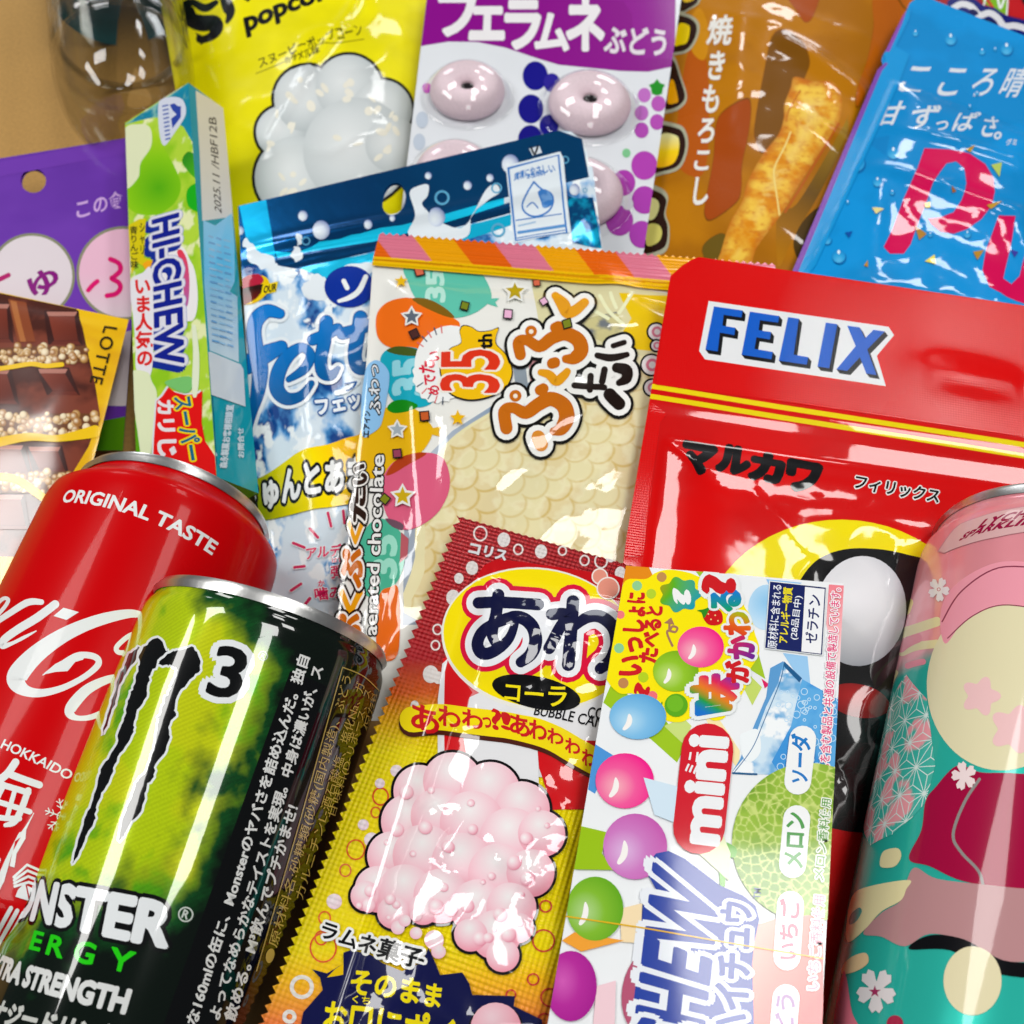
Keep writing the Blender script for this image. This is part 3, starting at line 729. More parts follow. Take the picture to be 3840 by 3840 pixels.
# plain popped kernel, a generic stand-in for the drawing on the bag
lobes = [(1080, 960, 190), (1260, 720, 240), (1560, 640, 240), (1800, 800, 220), (1180, 1290, 300), (1620, 1100, 390), (1880, 1050, 200)]
for x, y, r in lobes: S.disc(x, y, r + 22, BLK, n=36)
for x, y, r in lobes: S.disc(x, y, r, rg((x - r * .2, y - r * .2), r * 1.15, '#dfe3e3', '#cfd5d6', '#b4bcbe'), n=36, res=1)
rk = np.random.default_rng(4)
for x, y, r in lobes:
    for i in range(5):
        a = rk.uniform(0, 6.28); q = rk.uniform(.1, .75) * r; S.disc(x + q * math.cos(a), y + q * math.sin(a), rk.uniform(14, 46), rg((x, y), 900, '#e9e6d8', '#d9d3bc'), ry=rk.uniform(10, 34), rot=rk.uniform(0, 180), n=14, lay=S.layer + 1 + .02 * i)
    S.layer += 1

# ---- ramune card
S = fue.part('card'); fr(1500, 0)
S.full('#d9dde2')
S.poly([(140, -200), (2000, -200), (1990, 480), (1800, 520), (1600, 515), (1350, 490), (1150, 470), (1000, 425), (880, 385), (760, 345), (560, 305), (350, 302), (150, 335)], '#860986')
S.poly([(1390, -200), (1390, -10), (1620, 10), (1680, 100), (1690, 300), (1760, 420), (1990, 430), (1990, -200)], '#8c108e')
for t, q in (('フ', [(290, 250), (540, 250), (540, -30), (290, -30)]), ('ェ', [(510, 275), (745, 275), (745, 60), (530, 60)]), ('ラ', [(770, 345), (1010, 345), (1010, 15), (770, 15)]),
             ('ム', [(985, 360), (1215, 360), (1215, 105), (985, 105)]), ('ネ', [(1215, 355), (1470, 355), (1470, -10), (1215, -10)])):
    S.text(t, q, '#e6e4e6', off=.045)
S.text('ぶどう', [(1480, 380), (1920, 400), (1930, 215), (1490, 190)], '#dcd4dc', off=.035)
for x, y, r, c in ((980, 550, 92, '#141084'), (948, 790, 92, '#141080'), (945, 1010, 90, '#14107c'), (1080, 910, 70, '#141080'), (1100, 600, 60, '#2a2090')): S.disc(x, y, r, c, ry=r * 1.15)
S.poly(star(1862, 635, 62, 40, 5), '#0c8a14'); S.disc(1862, 650, 42, '#0c8a14')
for x, y, r, c in ((1770, 690, 48, '#b868bc'), (1872, 752, 52, '#b050b0'), (1750, 820, 50, '#b262b6'), (1862, 885, 52, '#ac46ac'), (1750, 945, 52, '#a844aa'), (1640, 1110, 30, '#7ac08a'),
                   (1770, 1200, 95, '#ac3cac'), (1620, 1325, 85, '#a436a4'), (1770, 1450, 92, '#a63aa8'), (1590, 1600, 100, '#a03aa2'), (1750, 1700, 90, '#a83cac'), (195, 640, 34, '#c04cbc'), (1650, 1480, 40, '#d4d6dc')):
    S.disc(x, y, r, c, ry=r * 1.1)
for x, y in ((160, 870), (140, 1030)): S.disc(x, y, 44, '#b9c4d2', ry=60)

# ---- dark packet in the far corner
S = mys.part('front_panel'); fr(2840, 0)
S.full('#a01418'); S.poly([(1700, -80), (2200, -200), (2200, 200), (1930, 100)], '#0a0a0a'); S.poly([(1590, -100), (1800, -100), (1810, 110), (1700, 60), (1640, 20)], '#78b414')
S.poly([(1640, -60), (1720, 60), (1690, 50), (1660, 10)], '#c81420'); S.poly([(1810, -100), (1830, 110), (1990, 150), (1900, -20)], '#c01018')
S.stroke([(1660, -40), (1640, 40)], 12, WHT); S.stroke([(1818, -80), (1806, 110)], 12, WHT); S.stroke([(1740, -20), (1760, 60), (1790, -10)], 16, WHT)
S.poly([(1380, 40), (1440, -20), (1560, -10), (1640, 40), (1720, 60), (1800, 110), (1950, 150), (2100, 190), (2100, 300), (1900, 280), (1600, 200)], '#0a1470', smooth=True)
S.stroke([(1420, 60), (1480, 30), (1550, 50), (1610, 110), (1680, 95), (1740, 130), (1790, 190), (1880, 190), (2060, 250)], 46, '#dcdce2')
S.disc(1570, 90, 34, '#0a1050', ry=20, rot=25); S.disc(1690, 160, 50, '#0a1050', ry=22, rot=25)

# ---- blue sour gummy bag
S = pure.part('front_panel'); fr(2840, 0)
S.full(speck('#0a92da', '#0788cc', 24, 6))
for pts in ([(780, 1010), (960, 980), (930, 1130)],): S.poly(pts, '#0a80c4')
S.text('こころ晴れ', [(1010, 690), (2080, 700), (2140, 500), (1090, 440)], '#d6dde6', off=.012, shear=.25, space=1.35)
for ch, q in zip('甘ずっぱさ。', ([(880, 905), (1040, 905), (1080, 735), (900, 735)], [(1120, 935), (1300, 935), (1330, 770), (1130, 770)], [(1295, 945), (1380, 945), (1380, 880), (1300, 880)], [(1410, 950), (1580, 950), (1620, 815), (1440, 815)], [(1620, 990), (1730, 990), (1750, 845), (1640, 845)], [(1715, 1010), (1765, 1010), (1765, 960), (1715, 960)])):
    S.text(ch, q, '#d6dde6', off=.02, shear=.2)
S.text('グミ', [(1800, 1055), (1875, 1055), (1880, 1010), (1805, 1010)], '#d6dde6', off=.03)
RED = '#d40052'
S.poly([(1210, 1075), (1400, 1085), (1540, 1115), (1650, 1190), (1710, 1290), (1720, 1390), (1690, 1500), (1620, 1590), (1520, 1660), (1420, 1695), (1330, 1680), (1265, 1630), (1235, 1585), (1330, 1575), (1420, 1540), (1480, 1450), (1515, 1330), (1500, 1220), (1440, 1170), (1370, 1185), (1320, 1250), (1270, 1330), (1230, 1450), (1170, 1600), (1110, 1770), (1060, 1840), (960, 1840), (915, 1790), (980, 1660), (1060, 1440), (1160, 1220)], RED)
S.poly([(1750, 1560), (1870, 1565), (1840, 1760), (1800, 1930), (1780, 2020), (1840, 2060), (1900, 2000), (1960, 1700), (2100, 1700), (2100, 2300), (1800, 2150), (1680, 2080), (1630, 1960), (1660, 1800)], RED)
for x, y, r in ((985, 1110, 46), (715, 1180, 66), (1145, 240, 24), (1400, 285, 44), (1805, 355, 46), (1628, 375, 24), (870, 1320, 36), (505, 1740, 34), (1520, 1700, 28), (1590, 680, 16), (1538, 775, 14), (1720, 360, 13), (590, 1860, 50), (600, 1420, 16), (655, 1470, 13), (975, 1400, 18), (1250, 1705, 18)):
    S.disc(x + r * .1, y + r * .2, r, '#0468ac', res=1); S.disc(x, y, r * .95, rg((x, y + r * .5), r * 1.5, '#58b8e6', '#2aa0dc', '#0a84cc'), res=3); S.disc(x, y - r * .6, max(r * .2, 5), '#dff0fa', ry=max(r * .3, 6))
for pts, c in (([(440, 1560), (475, 1470), (510, 1560), (500, 1600)], '#a8823a'), ([(1140, 1640), (1225, 1700), (1170, 1745)], '#b08030'), ([(1505, 1085), (1575, 1055), (1540, 1110)], '#c09020'), ([(1690, 1200), (1770, 1180), (1750, 1290)], '#b4c860'),
               ([(1210, 1480), (1250, 1465), (1250, 1510), (1215, 1510)], '#f0d400'), ([(635, 1690), (690, 1680), (665, 1730)], '#0a50a4'), ([(1830, 1810), (1890, 1830), (1860, 1870)], '#3a3aa0'), ([(1560, 1830), (1640, 1815), (1590, 1890)], '#b8882a'),
               ([(1210, 1900), (1280, 1850), (1290, 1920)], '#f0e060'), ([(770, 1930), (800, 1890), (800, 1940)], '#b8882a'), ([(1660, 1490), (1770, 1470), (1690, 1520)], '#c89a30'), ([(830, 1510), (915, 1520), (860, 1555)], '#e6d890'), ([(1405, 1350), (1440, 1390), (1410, 1400)], '#a06018')):
    S.poly(pts, c)
S.part('side_seal', M_FINEGRID)
S.poly([(1068, 95), (1110, 60), (1100, 140), (1000, 340), (1100, 400), (1010, 640), (800, 1100), (420, 1932), (230, 2140), (180, 2140), (925, 445), (915, 400), (930, 370)], '#1292d4')
S.poly([(1078, 85), (1045, 130), (925, 380), (955, 380), (1050, 170)], '#8a4cae'); S.poly([(925, 460), (870, 510), (180, 2140), (225, 2140), (900, 520), (945, 465)], '#7c46a6')

# ---- purple packet
S = purp.part('front_panel'); fr(0, 0)
S.full(speck('#6c38aa', '#6432a2', 26, 11))
S.text('この食', [(560, 1590), (890, 1500), (880, 1380), (550, 1450)], '#c8a2da', off=.02)
fr(0, 900)
for cx, cy, r, c in ((232, 262, 312, '#ddd2d8'), (893, 240, 340, '#e6b6cc')): S.disc(cx, cy, r, '#85876c', n=48); S.disc(cx, cy, r - 20, lg((cx, cy - r), (cx, cy + r), c, c, '#d8c8d0'), n=48, res=1)
S.stroke([(-30, 300), (10, 280), (62, 255)], 34, '#b01868')
S.text('ゆ', [(262, 430), (452, 330), (372, 185), (190, 285)], '#84127a', off=.035)
S.stroke([(640, 365), (670, 330), (705, 300)], 34, '#d8106c'); S.stroke([(800, 140), (860, 170), (872, 220), (830, 265), (810, 280), (860, 310), (872, 350), (840, 390), (775, 405)], 36, '#d8106c')
S.poly([(740, 700), (1010, 640), (1010, 1200), (760, 1200)], lg((740, 650), (740, 1200), '#a89aa4', '#cfc8ca')); S.poly([(660, 1290), (740, 1310), (900, 1280), (1000, 1260), (1000, 1700), (500, 1700)], lg((700, 1300), (950, 1300), '#2e6806', '#5c9c10'))
S.part('top_seal', M_FINEGRID); fr(0, 0)
S.poly([(-60, 1185), (905, 1004), (912, 1110), (-60, 1292)], '#6f3aac')

# ---- chocolate packet
S = choc.part('front_panel'); fr(0, 900)
S.full(speck('#efbf0a', '#e0a806', 14, 14, stretch=(3, .7)))
S.poly([(-150, 370), (0, 385), (555, 500), (600, 640), (640, 830), (690, 1050), (725, 1270), (640, 1500), (400, 1900), (200, 2300), (-150, 2300)], speck('#7c3a28', '#4a1e14', 10, 15), res=2)
def block(x, y, w, h, sk=0):
    S.poly([(x, y), (x + w, y), (x + w + sk, y + h), (x + sk, y + h)], '#3a1510'); S.poly([(x + 18, y + 10), (x + w - 10, y + 10), (x + w - 26, y + 42), (x + 30, y + 42)], '#b4786a')
    S.poly([(x + 34, y + 44), (x + w - 30, y + 44), (x + w - 34 + sk, y + h - 30), (x + 44 + sk, y + h - 30)], lg((x, y), (x + w, y + h), '#8a3c2a', '#5c2216')); S.poly([(x + 40 + sk, y + h - 28), (x + w - 34 + sk, y + h - 28), (x + w - 10 + sk, y + h), (x + 12 + sk, y + h)], '#6a2a1c')
for a in ((-170, 455, 250, 290, 20), (320, 510, 250, 250, 30), (-160, 930, 240, 260, 60), (260, 925, 240, 200, 80), (-150, 1480, 330, 240, 60), (190, 1490, 260, 200, 50), (-120, 1840, 300, 260, 40)): block(*a)
S.poly([(60, 430), (190, 455), (260, 740), (130, 740)], '#8a4424'); S.poly([(75, 440), (120, 450), (190, 740), (150, 740)], '#b06a38')
def nuts(x0, x1, y0, y1, n, seed):
    r = np.random.default_rng(seed)
    S.poly([(x0, y0 + 20), (x1, y0), (x1 + 10, y1), (x0, y1)], '#6a3c1c')
    for i in range(n):
        x = r.uniform(x0, x1); y = r.uniform(y0, y1); q = r.uniform(16, 34); c = ('#e0bc84', '#c89a58', '#ecd8b0', '#b07a3c')[i % 4]
        S.disc(x, y, q, rg((x - q * .3, y - q * .3), q * 1.3, '#f6ead0', c, '#8a5a28'), ry=q * r.uniform(.8, 1.2), res=3, n=12, lay=S.layer + 1 + .02 * i)
    S.layer += 3
nuts(-60, 630, 770, 890, 70, 1); nuts(-60, 710, 1260, 1420, 90, 2); nuts(-60, 500, 1680, 1840, 70, 3)
S.stroke([(-60, 945), (100, 920), (230, 900), (330, 915), (450, 905)], 34, '#f0c40c'); S.stroke([(-60, 1480), (200, 1430), (420, 1440), (690, 1390)], [70, 60, 50, 90], '#f0c40c'); S.stroke([(-60, 1720), (120, 1740), (330, 1880)], 60, '#f0c40c')
S.text('LOTTE', [(757, 626), (650, 1030), (738, 1052), (850, 640)], '#2c2206', off=.012, space=1.2)

# ---- stick of chews: wide face
S = stick_front.part('front_face'); fr(0, 0)
S.full(speck('#93cc1c', '#b4da3a', 9, 20, c='#e8efb4'), res=3)
S.poly([(900, 905), (1375, 595), (1480, 1140), (1400, 1040), (1330, 920), (1240, 860), (1120, 850), (1020, 870)], speck('#0f86a6', '#128fa8', 6, 22, c='#7ab8b0'), res=2)
S.poly([(880, 960), (1040, 900), (1130, 960), (1180, 1060), (1250, 1180), (1310, 1330), (1280, 1450), (1190, 1530), (1080, 1560), (960, 1530), (890, 1400)], rg((1150, 1360), 420, '#54b000', '#86cc08', '#b2dc20'), smooth=True, res=2)
S.poly([(895, 960), (1010, 900), (1090, 930), (1095, 1060), (1020, 1180), (1000, 1290), (900, 1350)], '#e6edc4', smooth=True)
S.poly([(1320, 1170), (1360, 1100), (1420, 1130), (1450, 1220), (1440, 1300), (1380, 1260)], lg((1320, 1150), (1450, 1260), '#2a8a18', '#4ab814'), smooth=True); S.poly([(1360, 1370), (1470, 1330), (1490, 1530), (1370, 1500)], '#16b014', smooth=True)
S.poly([(1150, 745), (1220, 705), (1320, 720), (1345, 830), (1260, 970), (1190, 1055), (1155, 960)], '#d6dcec', smooth=True)
S.poly([(1230, 760), (1262, 748), (1290, 770), (1312, 770), (1310, 850), (1250, 930), (1240, 860), (1280, 830), (1250, 800)], '#2c46a8')
for i in range(9): S.stroke([(1180 + i * 3, 770 + i * 30), (1215 + i * 2, 762 + i * 30)], 12, '#5a70b8', smooth=False)
fr(450, 750, 500 / 1932)
S.poly([(640, 700), (820, 660), (930, 700), (1010, 860), (1090, 1040), (1130, 1400), (1090, 1700), (960, 1760), (600, 1700)], '#f0eef0', smooth=True)
S.poly([(830, 760), (900, 730), (980, 900), (1010, 1200), (990, 1500), (940, 1500), (900, 1000)], lg((900, 740), (950, 1500), '#e83a50', '#b85aa0'), smooth=True)
hq = [(472, 300), (520, 2420), (930, 2350), (850, 195)]
S.text('HI-CHEW', [(x - 55, y + 70) for x, y in hq], '#0a2a96', off=.15)
S.text('HI-CHEW', hq, '#0a1c90', off=.03, outl=[(.125, '#9aa4d4'), (.11, '#e2e2ec')])
S.poly([(120, 370), (280, 280), (380, 270), (350, 840), (480, 870), (420, 980), (330, 960), (250, 900), (170, 1090)], '#dccc06')
S.poly([(330, 930), (400, 880), (480, 890), (430, 1000), (370, 1010)], '#f8ac10')
S.vrow('青りんご味', (200, 380), (215, 1000), 120, '#3a3a10', off=.02); S.vrow('シャリ', (325, 320), (330, 800), 90, '#3a3a10', off=.02)
S.poly([(150, 1200), (330, 1060), (470, 1080), (470, 2460), (250, 2480), (230, 2100), (190, 1650)], '#eceaf0', smooth=True)
S.vrow('いま人気の', (325, 1120), (370, 2420), 250, '#e02020', off=.04)
fr(450, 1200, 500 / 1932)
S.poly([(150, 800), (400, 760), (470, 900), (540, 1060), (520, 1400), (470, 1800), (420, 2000), (200, 2000), (240, 1500)], '#e4eec4', smooth=True)
S.poly([(0, 1420), (200, 1400), (270, 1700), (280, 2050), (0, 2050)], '#5aa00a', smooth=True); S.poly([(660, 900), (1000, 820), (1060, 950), (980, 1060), (820, 1020)], '#7ac870', smooth=True)
bad = np.array([(490, 1950), (500, 1700), (540, 1180), (620, 1110), (710, 975), (800, 1050), (950, 1090), (1130, 1075), (1200, 1030), (1190, 1500), (1240, 1760), (1400, 2000), (1400, 2300), (480, 2300)], float)
S.poly(bad + (-24, -20), '#e0e4ea'); S.poly(bad, '#e80c0c')
S.text('スーパー', [(790, 1130), (930, 2050), (1210, 2010), (1040, 1090)], '#0f6a8c', off=.03, outl=[(.12, '#f4d800')])
S.text('カリじゅ', [(545, 1180), (560, 2350), (860, 2330), (770, 1170)], '#ece6ea', off=.05)
S.stroke([(1080, 100), (1110, 500), (1100, 900), (1090, 1100)], [60, 90, 100, 60], '#e6efd2')

# ---- stick of chews: narrow face
S = stick_side.part('side_face'); fr(500, 0)
S.full('#0f9aa8')
S.poly([(452, 655), (665, 780), (690, 1100), (720, 1570), (500, 1600), (480, 1100)], lg((560, 700), (600, 1600), '#e6e0c0', '#dcdcd6'), res=1)
S.text('2025.11 /HBF12B', [(640, 1550), (600, 850), (545, 850), (590, 1530)], '#3c3c34', off=.008, shear=.15)
fr(450, 750, 500 / 1932)
S.poly([(1205, 290), (1380, 370), (1620, 190), (1660, 640), (1660, 1180), (1590, 1330), (1700, 1400), (1720, 2350), (1300, 2180), (1220, 1200)], lg((1400, 300), (1500, 2300), '#8ed0f0', '#62c4f0', '#a8cce0', '#c4d8e0'), res=1)
r = np.random.default_rng(3)
for i in range(17):
    y = 520 + i * 95
    for j in range(3):
        x = 1290 + i * 3 + j * 110; S.stroke([(x, y + j * 30), (x + r.uniform(50, 90), y + j * 30 + 22)], 26, ('#8ab8dc', '#6ca4d4', '#98c4e2')[(i + j) % 3], smooth=False)
fr(450, 1200, 500 / 1932)
S.poly([(1245, 480), (1300, 465), (1740, 650), (1780, 720), (1810, 1260), (1320, 1090), (1270, 1040)], '#d2dade')    # label panel, its square code left out
S.poly([(1210, 1100), (1340, 1110), (1400, 2100), (1300, 2100)], '#08707e'); S.stroke([(1175, 1030), (1150, 1250), (1170, 1500), (1260, 1750), (1380, 1960)], 40, '#b8ccdc')
S.text('森永製菓お客様相談室', [(1540, 2150), (1640, 1240), (1530, 1240), (1430, 2150)], '#d4e2ea', off=.02, outl=[(.06, '#a8c8d4')]); S.text('お問合せ', [(1790, 2000), (1780, 1570), (1690, 1570), (1700, 2000)], '#c8dce4', off=.04)

# ---- fettuccine gummy bag
S = fett.part('front_panel'); fr(700, 700)
HOLE = [ell(*((np.array([743, 376]) * OV - 700) / _fr[2]), 22 * OV / _fr[2], 31 * OV / _fr[2], 14, 20)]
def splash(px, uv):
    n = fbm(uv[:, 0] / 9 + 2, uv[:, 1] / 13, 30, 5); m = fbm(uv[:, 0] / 4 + 9, uv[:, 1] / 6, 35, 4)
    c = mix('#d6e4ee', '#4f9ad6', (n - .47) / .12); c = mix(c, '#0a3f86', (n - .56) / .1); return mix(c, '#eef4f6', (m - .58) / .06)
S.full(splash, res=3)
hd = [(300, 130), (1000, -30), (1900, -260), (2500, -420), (3150, -420), (3150, -130), (2300, 80), (1350, 345), (900, 490), (640, 560), (330, 580)]
S.clip_uv = S.uvn([((x * OV - 700) / _fr[2], (y * OV - 700) / _fr[2]) for x, y in [(449, 389), (1054, 246), (1098, 262), (1137, 475), (1235, 1150), (500, 1240)]])
S.poly(hd, lg((600, 300), (1900, 0), '#0b5a98', '#0a4c86', '#0b5c98'), metal=.72, holes=HOLE, res=1)
S.poly([(380, 140), (575, 95), (640, 480), (640, 560), (470, 560)], '#16bdf4', metal=.45)  # bright cyan foil reflection painted into the colour
S.poly([(640, 470), (780, 480), (900, 440), (960, 400), (1110, 380), (1190, 350), (1260, 340), (1400, 300), (1560, 280), (1900, 190), (2300, 80), (2300, 130), (1350, 400), (1000, 480), (660, 520)], '#16d2fa', metal=.35)
S.poly([(640, 520), (900, 470), (1350, 400), (2350, 110), (2350, 190), (1350, 470), (820, 600), (660, 570)], '#074a80', metal=.7)
S.poly([(820, 590), (1350, 480), (2350, 200), (2350, 280), (1350, 590), (1060, 690), (930, 640)], '#14c8f2', metal=.4)
for x, y, w, h, rot in ((450, 440, 30, 70, -30), (540, 530, 110, 60, 20), (640, 600, 60, 40, 30), (800, 490, 45, 45, 0), (810, 390, 22, 45, -10), (950, 680, 60, 50, 10), (1230, 620, 150, 60, -15), (740, 620, 70, 30, 10), (930, 760, 100, 60, 20)):
    S.poly(ell(x, y, w, h, rot, 14) + np.random.default_rng(x).uniform(-14, 14, (14, 2)), '#dfe7ec', smooth=True)
def bubble(x, y, r, ring=False):
    if ring: S.ring(x, y, r, r * .3, '#5aa4c8')
    else: S.disc(x, y, r, rg((x - r * .3, y + r * .2), r * 1.4, '#e8f0f4', '#d2dcea', '#7a8ab8'), ry=r * 1.12, res=3, n=18)
for b in ((842, 212, 34), (975, 315, 62), (1315, 275, 30), (385, 320, 30), (1490, 230, 20), (865, 395, 32, True)): bubble(*b)
fr(1500, 0)
S.poly([(70, 1400), (130, 1350), (205, 1340), (200, 1420), (160, 1480), (230, 1560), (310, 1620), (470, 1640), (620, 1380), (700, 1340), (720, 1400), (640, 1450), (520, 1560), (480, 1720), (200, 1760), (60, 1700), (110, 1560)], '#dce4ea', smooth=True)
for b in ((652, 1290, 26), (490, 1345, 30), (800, 1190, 62), (265, 1575, 62), (1265, 1375, 38), (205, 1275, 24), (1255, 1470, 20), (305, 1435, 55, True), (1197, 1160, 28, True), (700, 1365, 40, True), (712, 1670, 52, True), (1340, 1380, 18, True)): bubble(*b)
S.poly([(1210, 1420), (1290, 1440), (1430, 1430), (1460, 1800), (1250, 1760), (1230, 1600)], speck('#12b4e0', '#074c80', 4, 33), metal=.4, res=3)
S.poly([(765, 1205), (1160, 1100), (1185, 1150), (1235, 1690), (828, 1765)], '#dde6ec'); BL = '#3a78c0'
S.stroke([(785, 1222), (1148, 1126), (1208, 1690), (840, 1748), (785, 1222)], 16, BL, smooth=False)
S.text('環境にやさしい', [(825, 1320), (1130, 1255), (1110, 1190), (830, 1260)], BL, off=.03, bend=.25); S.text('水性印刷', [(920, 1300), (1050, 1270), (1042, 1232), (912, 1262)], BL, off=.04)
S.stroke([(970, 1320), (900, 1440), (888, 1510), (930, 1560), (1000, 1570), (1080, 1530), (1110, 1460), (1090, 1400), (1020, 1370), (970, 1320)], 13, BL)
S.poly([(1000, 1390), (1060, 1375), (1100, 1430), (1095, 1490), (1040, 1510), (1020, 1460)], speck('#3a78c0', '#6a9cd4', 2, 3), smooth=True, res=3); S.stroke([(920, 1500), (960, 1470), (1000, 1510)], 10, BL)
S.stroke([(840, 1600), (1170, 1552)], 8, BL, smooth=False); S.stroke([(860, 1640), (980, 1612)], 12, '#9abcdc', smooth=False); S.stroke([(860, 1690), (1190, 1640)], 22, '#5a92cc', smooth=False); S.stroke([(850, 1730), (1195, 1672)], 7, BL, smooth=False)
S.poly([(935, 1080), (1010, 1060), (1030, 1110), (960, 1130)], '#cfd8e0'); S.stroke([(950, 1070), (975, 1120), (1000, 1060)], 14, '#101418')
fr(700, 700)
S.disc(475, 750, 140, '#f0c400', ry=95, rot=-30, n=24); S.poly([(380, 740), (420, 660), (520, 635), (560, 690), (470, 740)], '#b81c38', smooth=True); S.poly([(375, 760), (560, 710), (520, 800), (420, 860), (380, 850)], lg((460, 740), (460, 860), '#2a0a06', '#8a1808'), smooth=True)
S.poly([(555, 715), (665, 690), (650, 765), (540, 790)], '#f0d000'); S.text('OUR', [(560, 775), (650, 755), (655, 705), (565, 725)], BLK, off=.04)
S.disc(1180, 730, 180, '#0a2e94', ry=150, n=30); S.stroke([(1140, 690), (1165, 740)], 34, WHT); S.stroke([(1300, 660), (1250, 760), (1180, 810), (1105, 835)], [36, 40, 36, 24], WHT)
fl = [([(680, 925), (590, 905), (515, 960), (490, 1050), (505, 1180), (535, 1320), (520, 1480), (480, 1640), (455, 1800)], [70, 96, 110, 108, 112, 116, 100, 60, 14]),
      ([(430, 1300), (560, 1225), (690, 1165)], [130, 130, 90]),
      ([(745, 1400), (850, 1330), (900, 1230), (840, 1170), (740, 1230), (670, 1350), (660, 1470), (730, 1540), (830, 1520), (905, 1430)], [40, 66, 66, 66, 90, 104, 104, 90, 66, 40]),
      ([(1015, 985), (1000, 1120), (975, 1260), (990, 1350), (1050, 1370), (1100, 1320)], [94, 94, 90, 90, 70, 30]), ([(915, 1115), (1000, 1080), (1095, 1035)], 78),
      ([(1262, 955), (1240, 1090), (1220, 1230), (1250, 1315), (1330, 1310), (1400, 1260)], [100, 100, 96, 96, 80, 40]), ([(1130, 1070), (1240, 1040), (1390, 985)], 84)]
for p, w in fl: S.stroke(p, np.asarray(w) + 58, '#e6ecf0')
for p, w in fl: S.stroke(p, np.asarray(w) + 8, '#0a5a9c')
for p, w in fl: S.stroke(p, np.asarray(w) - 6, lg((500, 900), (800, 1500), '#0e7cd0', '#0a74c4', '#0a5c9c'))
S.text('フェットチーネ', [(955, 1660), (1760, 1490), (1735, 1375), (930, 1545)], '#eaf0f4', off=.05, outl=[(.13, '#1c5aa0')])
S.stroke([(1090, 1500), (1160, 1480), (1240, 1420)], 40, '#e0eaf0')
S.text('フ', [(1150, 1490), (1240, 1475), (1235, 1415), (1150, 1430)], '#1c5aa0', off=.03)
fr(900, 1500, 800 / 1932)
S.poly([(60, 760), (500, 500), (1120, 310), (1400, 230), (1400, 850), (1000, 950), (600, 1010), (180, 1095)], lg((150, 850), (1000, 600), '#8a9a08', '#e0d400', '#ffe400', '#ffc400'), res=2)
S.text('きゅんとあまい', [(20, 1010), (1330, 780), (1330, 500), (-10, 720)], '#eef0f0', off=.05, outl=[(.15, '#15191c')])
for p, q in (((640, 1170), (710, 1250)), ((490, 1300), (590, 1340)), ((500, 1520), (590, 1510)), ((470, 1730), (560, 1670)), ((600, 1850), (640, 1800)), ((800, 1030), (830, 1150)), ((940, 1010), (950, 1120))): S.stroke([p, q], 42, '#e8eef2', smooth=False); S.stroke([p, q], 26, '#d22c5c', smooth=False)
PK = '#e0205c'
for t, q in (('アルデンテ', [(610, 1450), (1140, 1400), (1140, 1290), (610, 1340)]), ('はず', [(840, 1480), (935, 1470), (935, 1425), (840, 1435)]), ('弾む', [(830, 1620), (1050, 1600), (1050, 1490), (830, 1510)]), ('か', [(715, 1695), (770, 1690), (770, 1635), (715, 1640)]), ('噛み心地', [(690, 1815), (1180, 1770), (1170, 1665), (680, 1710)])):
    S.text(t, q, PK, off=.03, outl=[(.09, '#eef2f4')])

# ---- big puffed wafer bag
S = puku.part('front_panel'); fr(1200, 1000)
S.full('#e6e6e0')
def wafer(px, uv):
    a = math.radians(50); x = uv[:, 0] * math.cos(a) + uv[:, 1] * math.sin(a); y = -uv[:, 0] * math.sin(a) + uv[:, 1] * math.cos(a)
    w = 8.4; r = np.floor(y / 5.2); best = np.full(len(uv), 9.)
    for k in (0, 1):
        rr = r + k; ox = np.where(rr % 2 == 0, 0, w / 2); cx = np.floor((x - ox) / w) * w + w / 2 + ox; d = np.hypot(x - cx, (y - rr * 5.2) * 1.0)
        best = np.where((y < rr * 5.2 + 0.01), np.minimum(best, np.abs(d - 4.4)), best)
    n = fbm(uv[:, 0] / 6, uv[:, 1] / 6, 44, 4)
    c = mix('#eee7c2', '#e4dbac', (n - .4) / .2); return mix('#cdb062', c, np.clip(best / .6, 0, 1) * .55 + .45 * np.clip((n - .38) / .14, 0, 1))
fish = [(1240, 1080), (1000, 1230), (880, 1370), (790, 1500), (740, 1640), (735, 1780), (760, 1900), (760, 2200), (800, 2600), (2700, 2600), (2700, 700), (2100, 760), (1700, 820)]
q = np.array(fish, float)
S.poly([(1230, 1020), (960, 1190), (800, 1350), (700, 1500), (650, 1650), (610, 1900), (600, 2600), (2700, 2600), (2700, 600), (1700, 720)], lg((1200, 1050), (620, 1900), '#8ea0b4', '#b6c0cc', '#9aa6b4'), smooth=False)
S.poly(catmull([(1225, 1060), (985, 1215), (860, 1350), (765, 1490), (715, 1640), (700, 1800), (690, 2100), (760, 2600), (2700, 2600), (2700, 680), (2100, 740), (1700, 790)], 4, True), '#e4dcae')
S.poly(catmull(fish, 4, True), wafer, res=4)
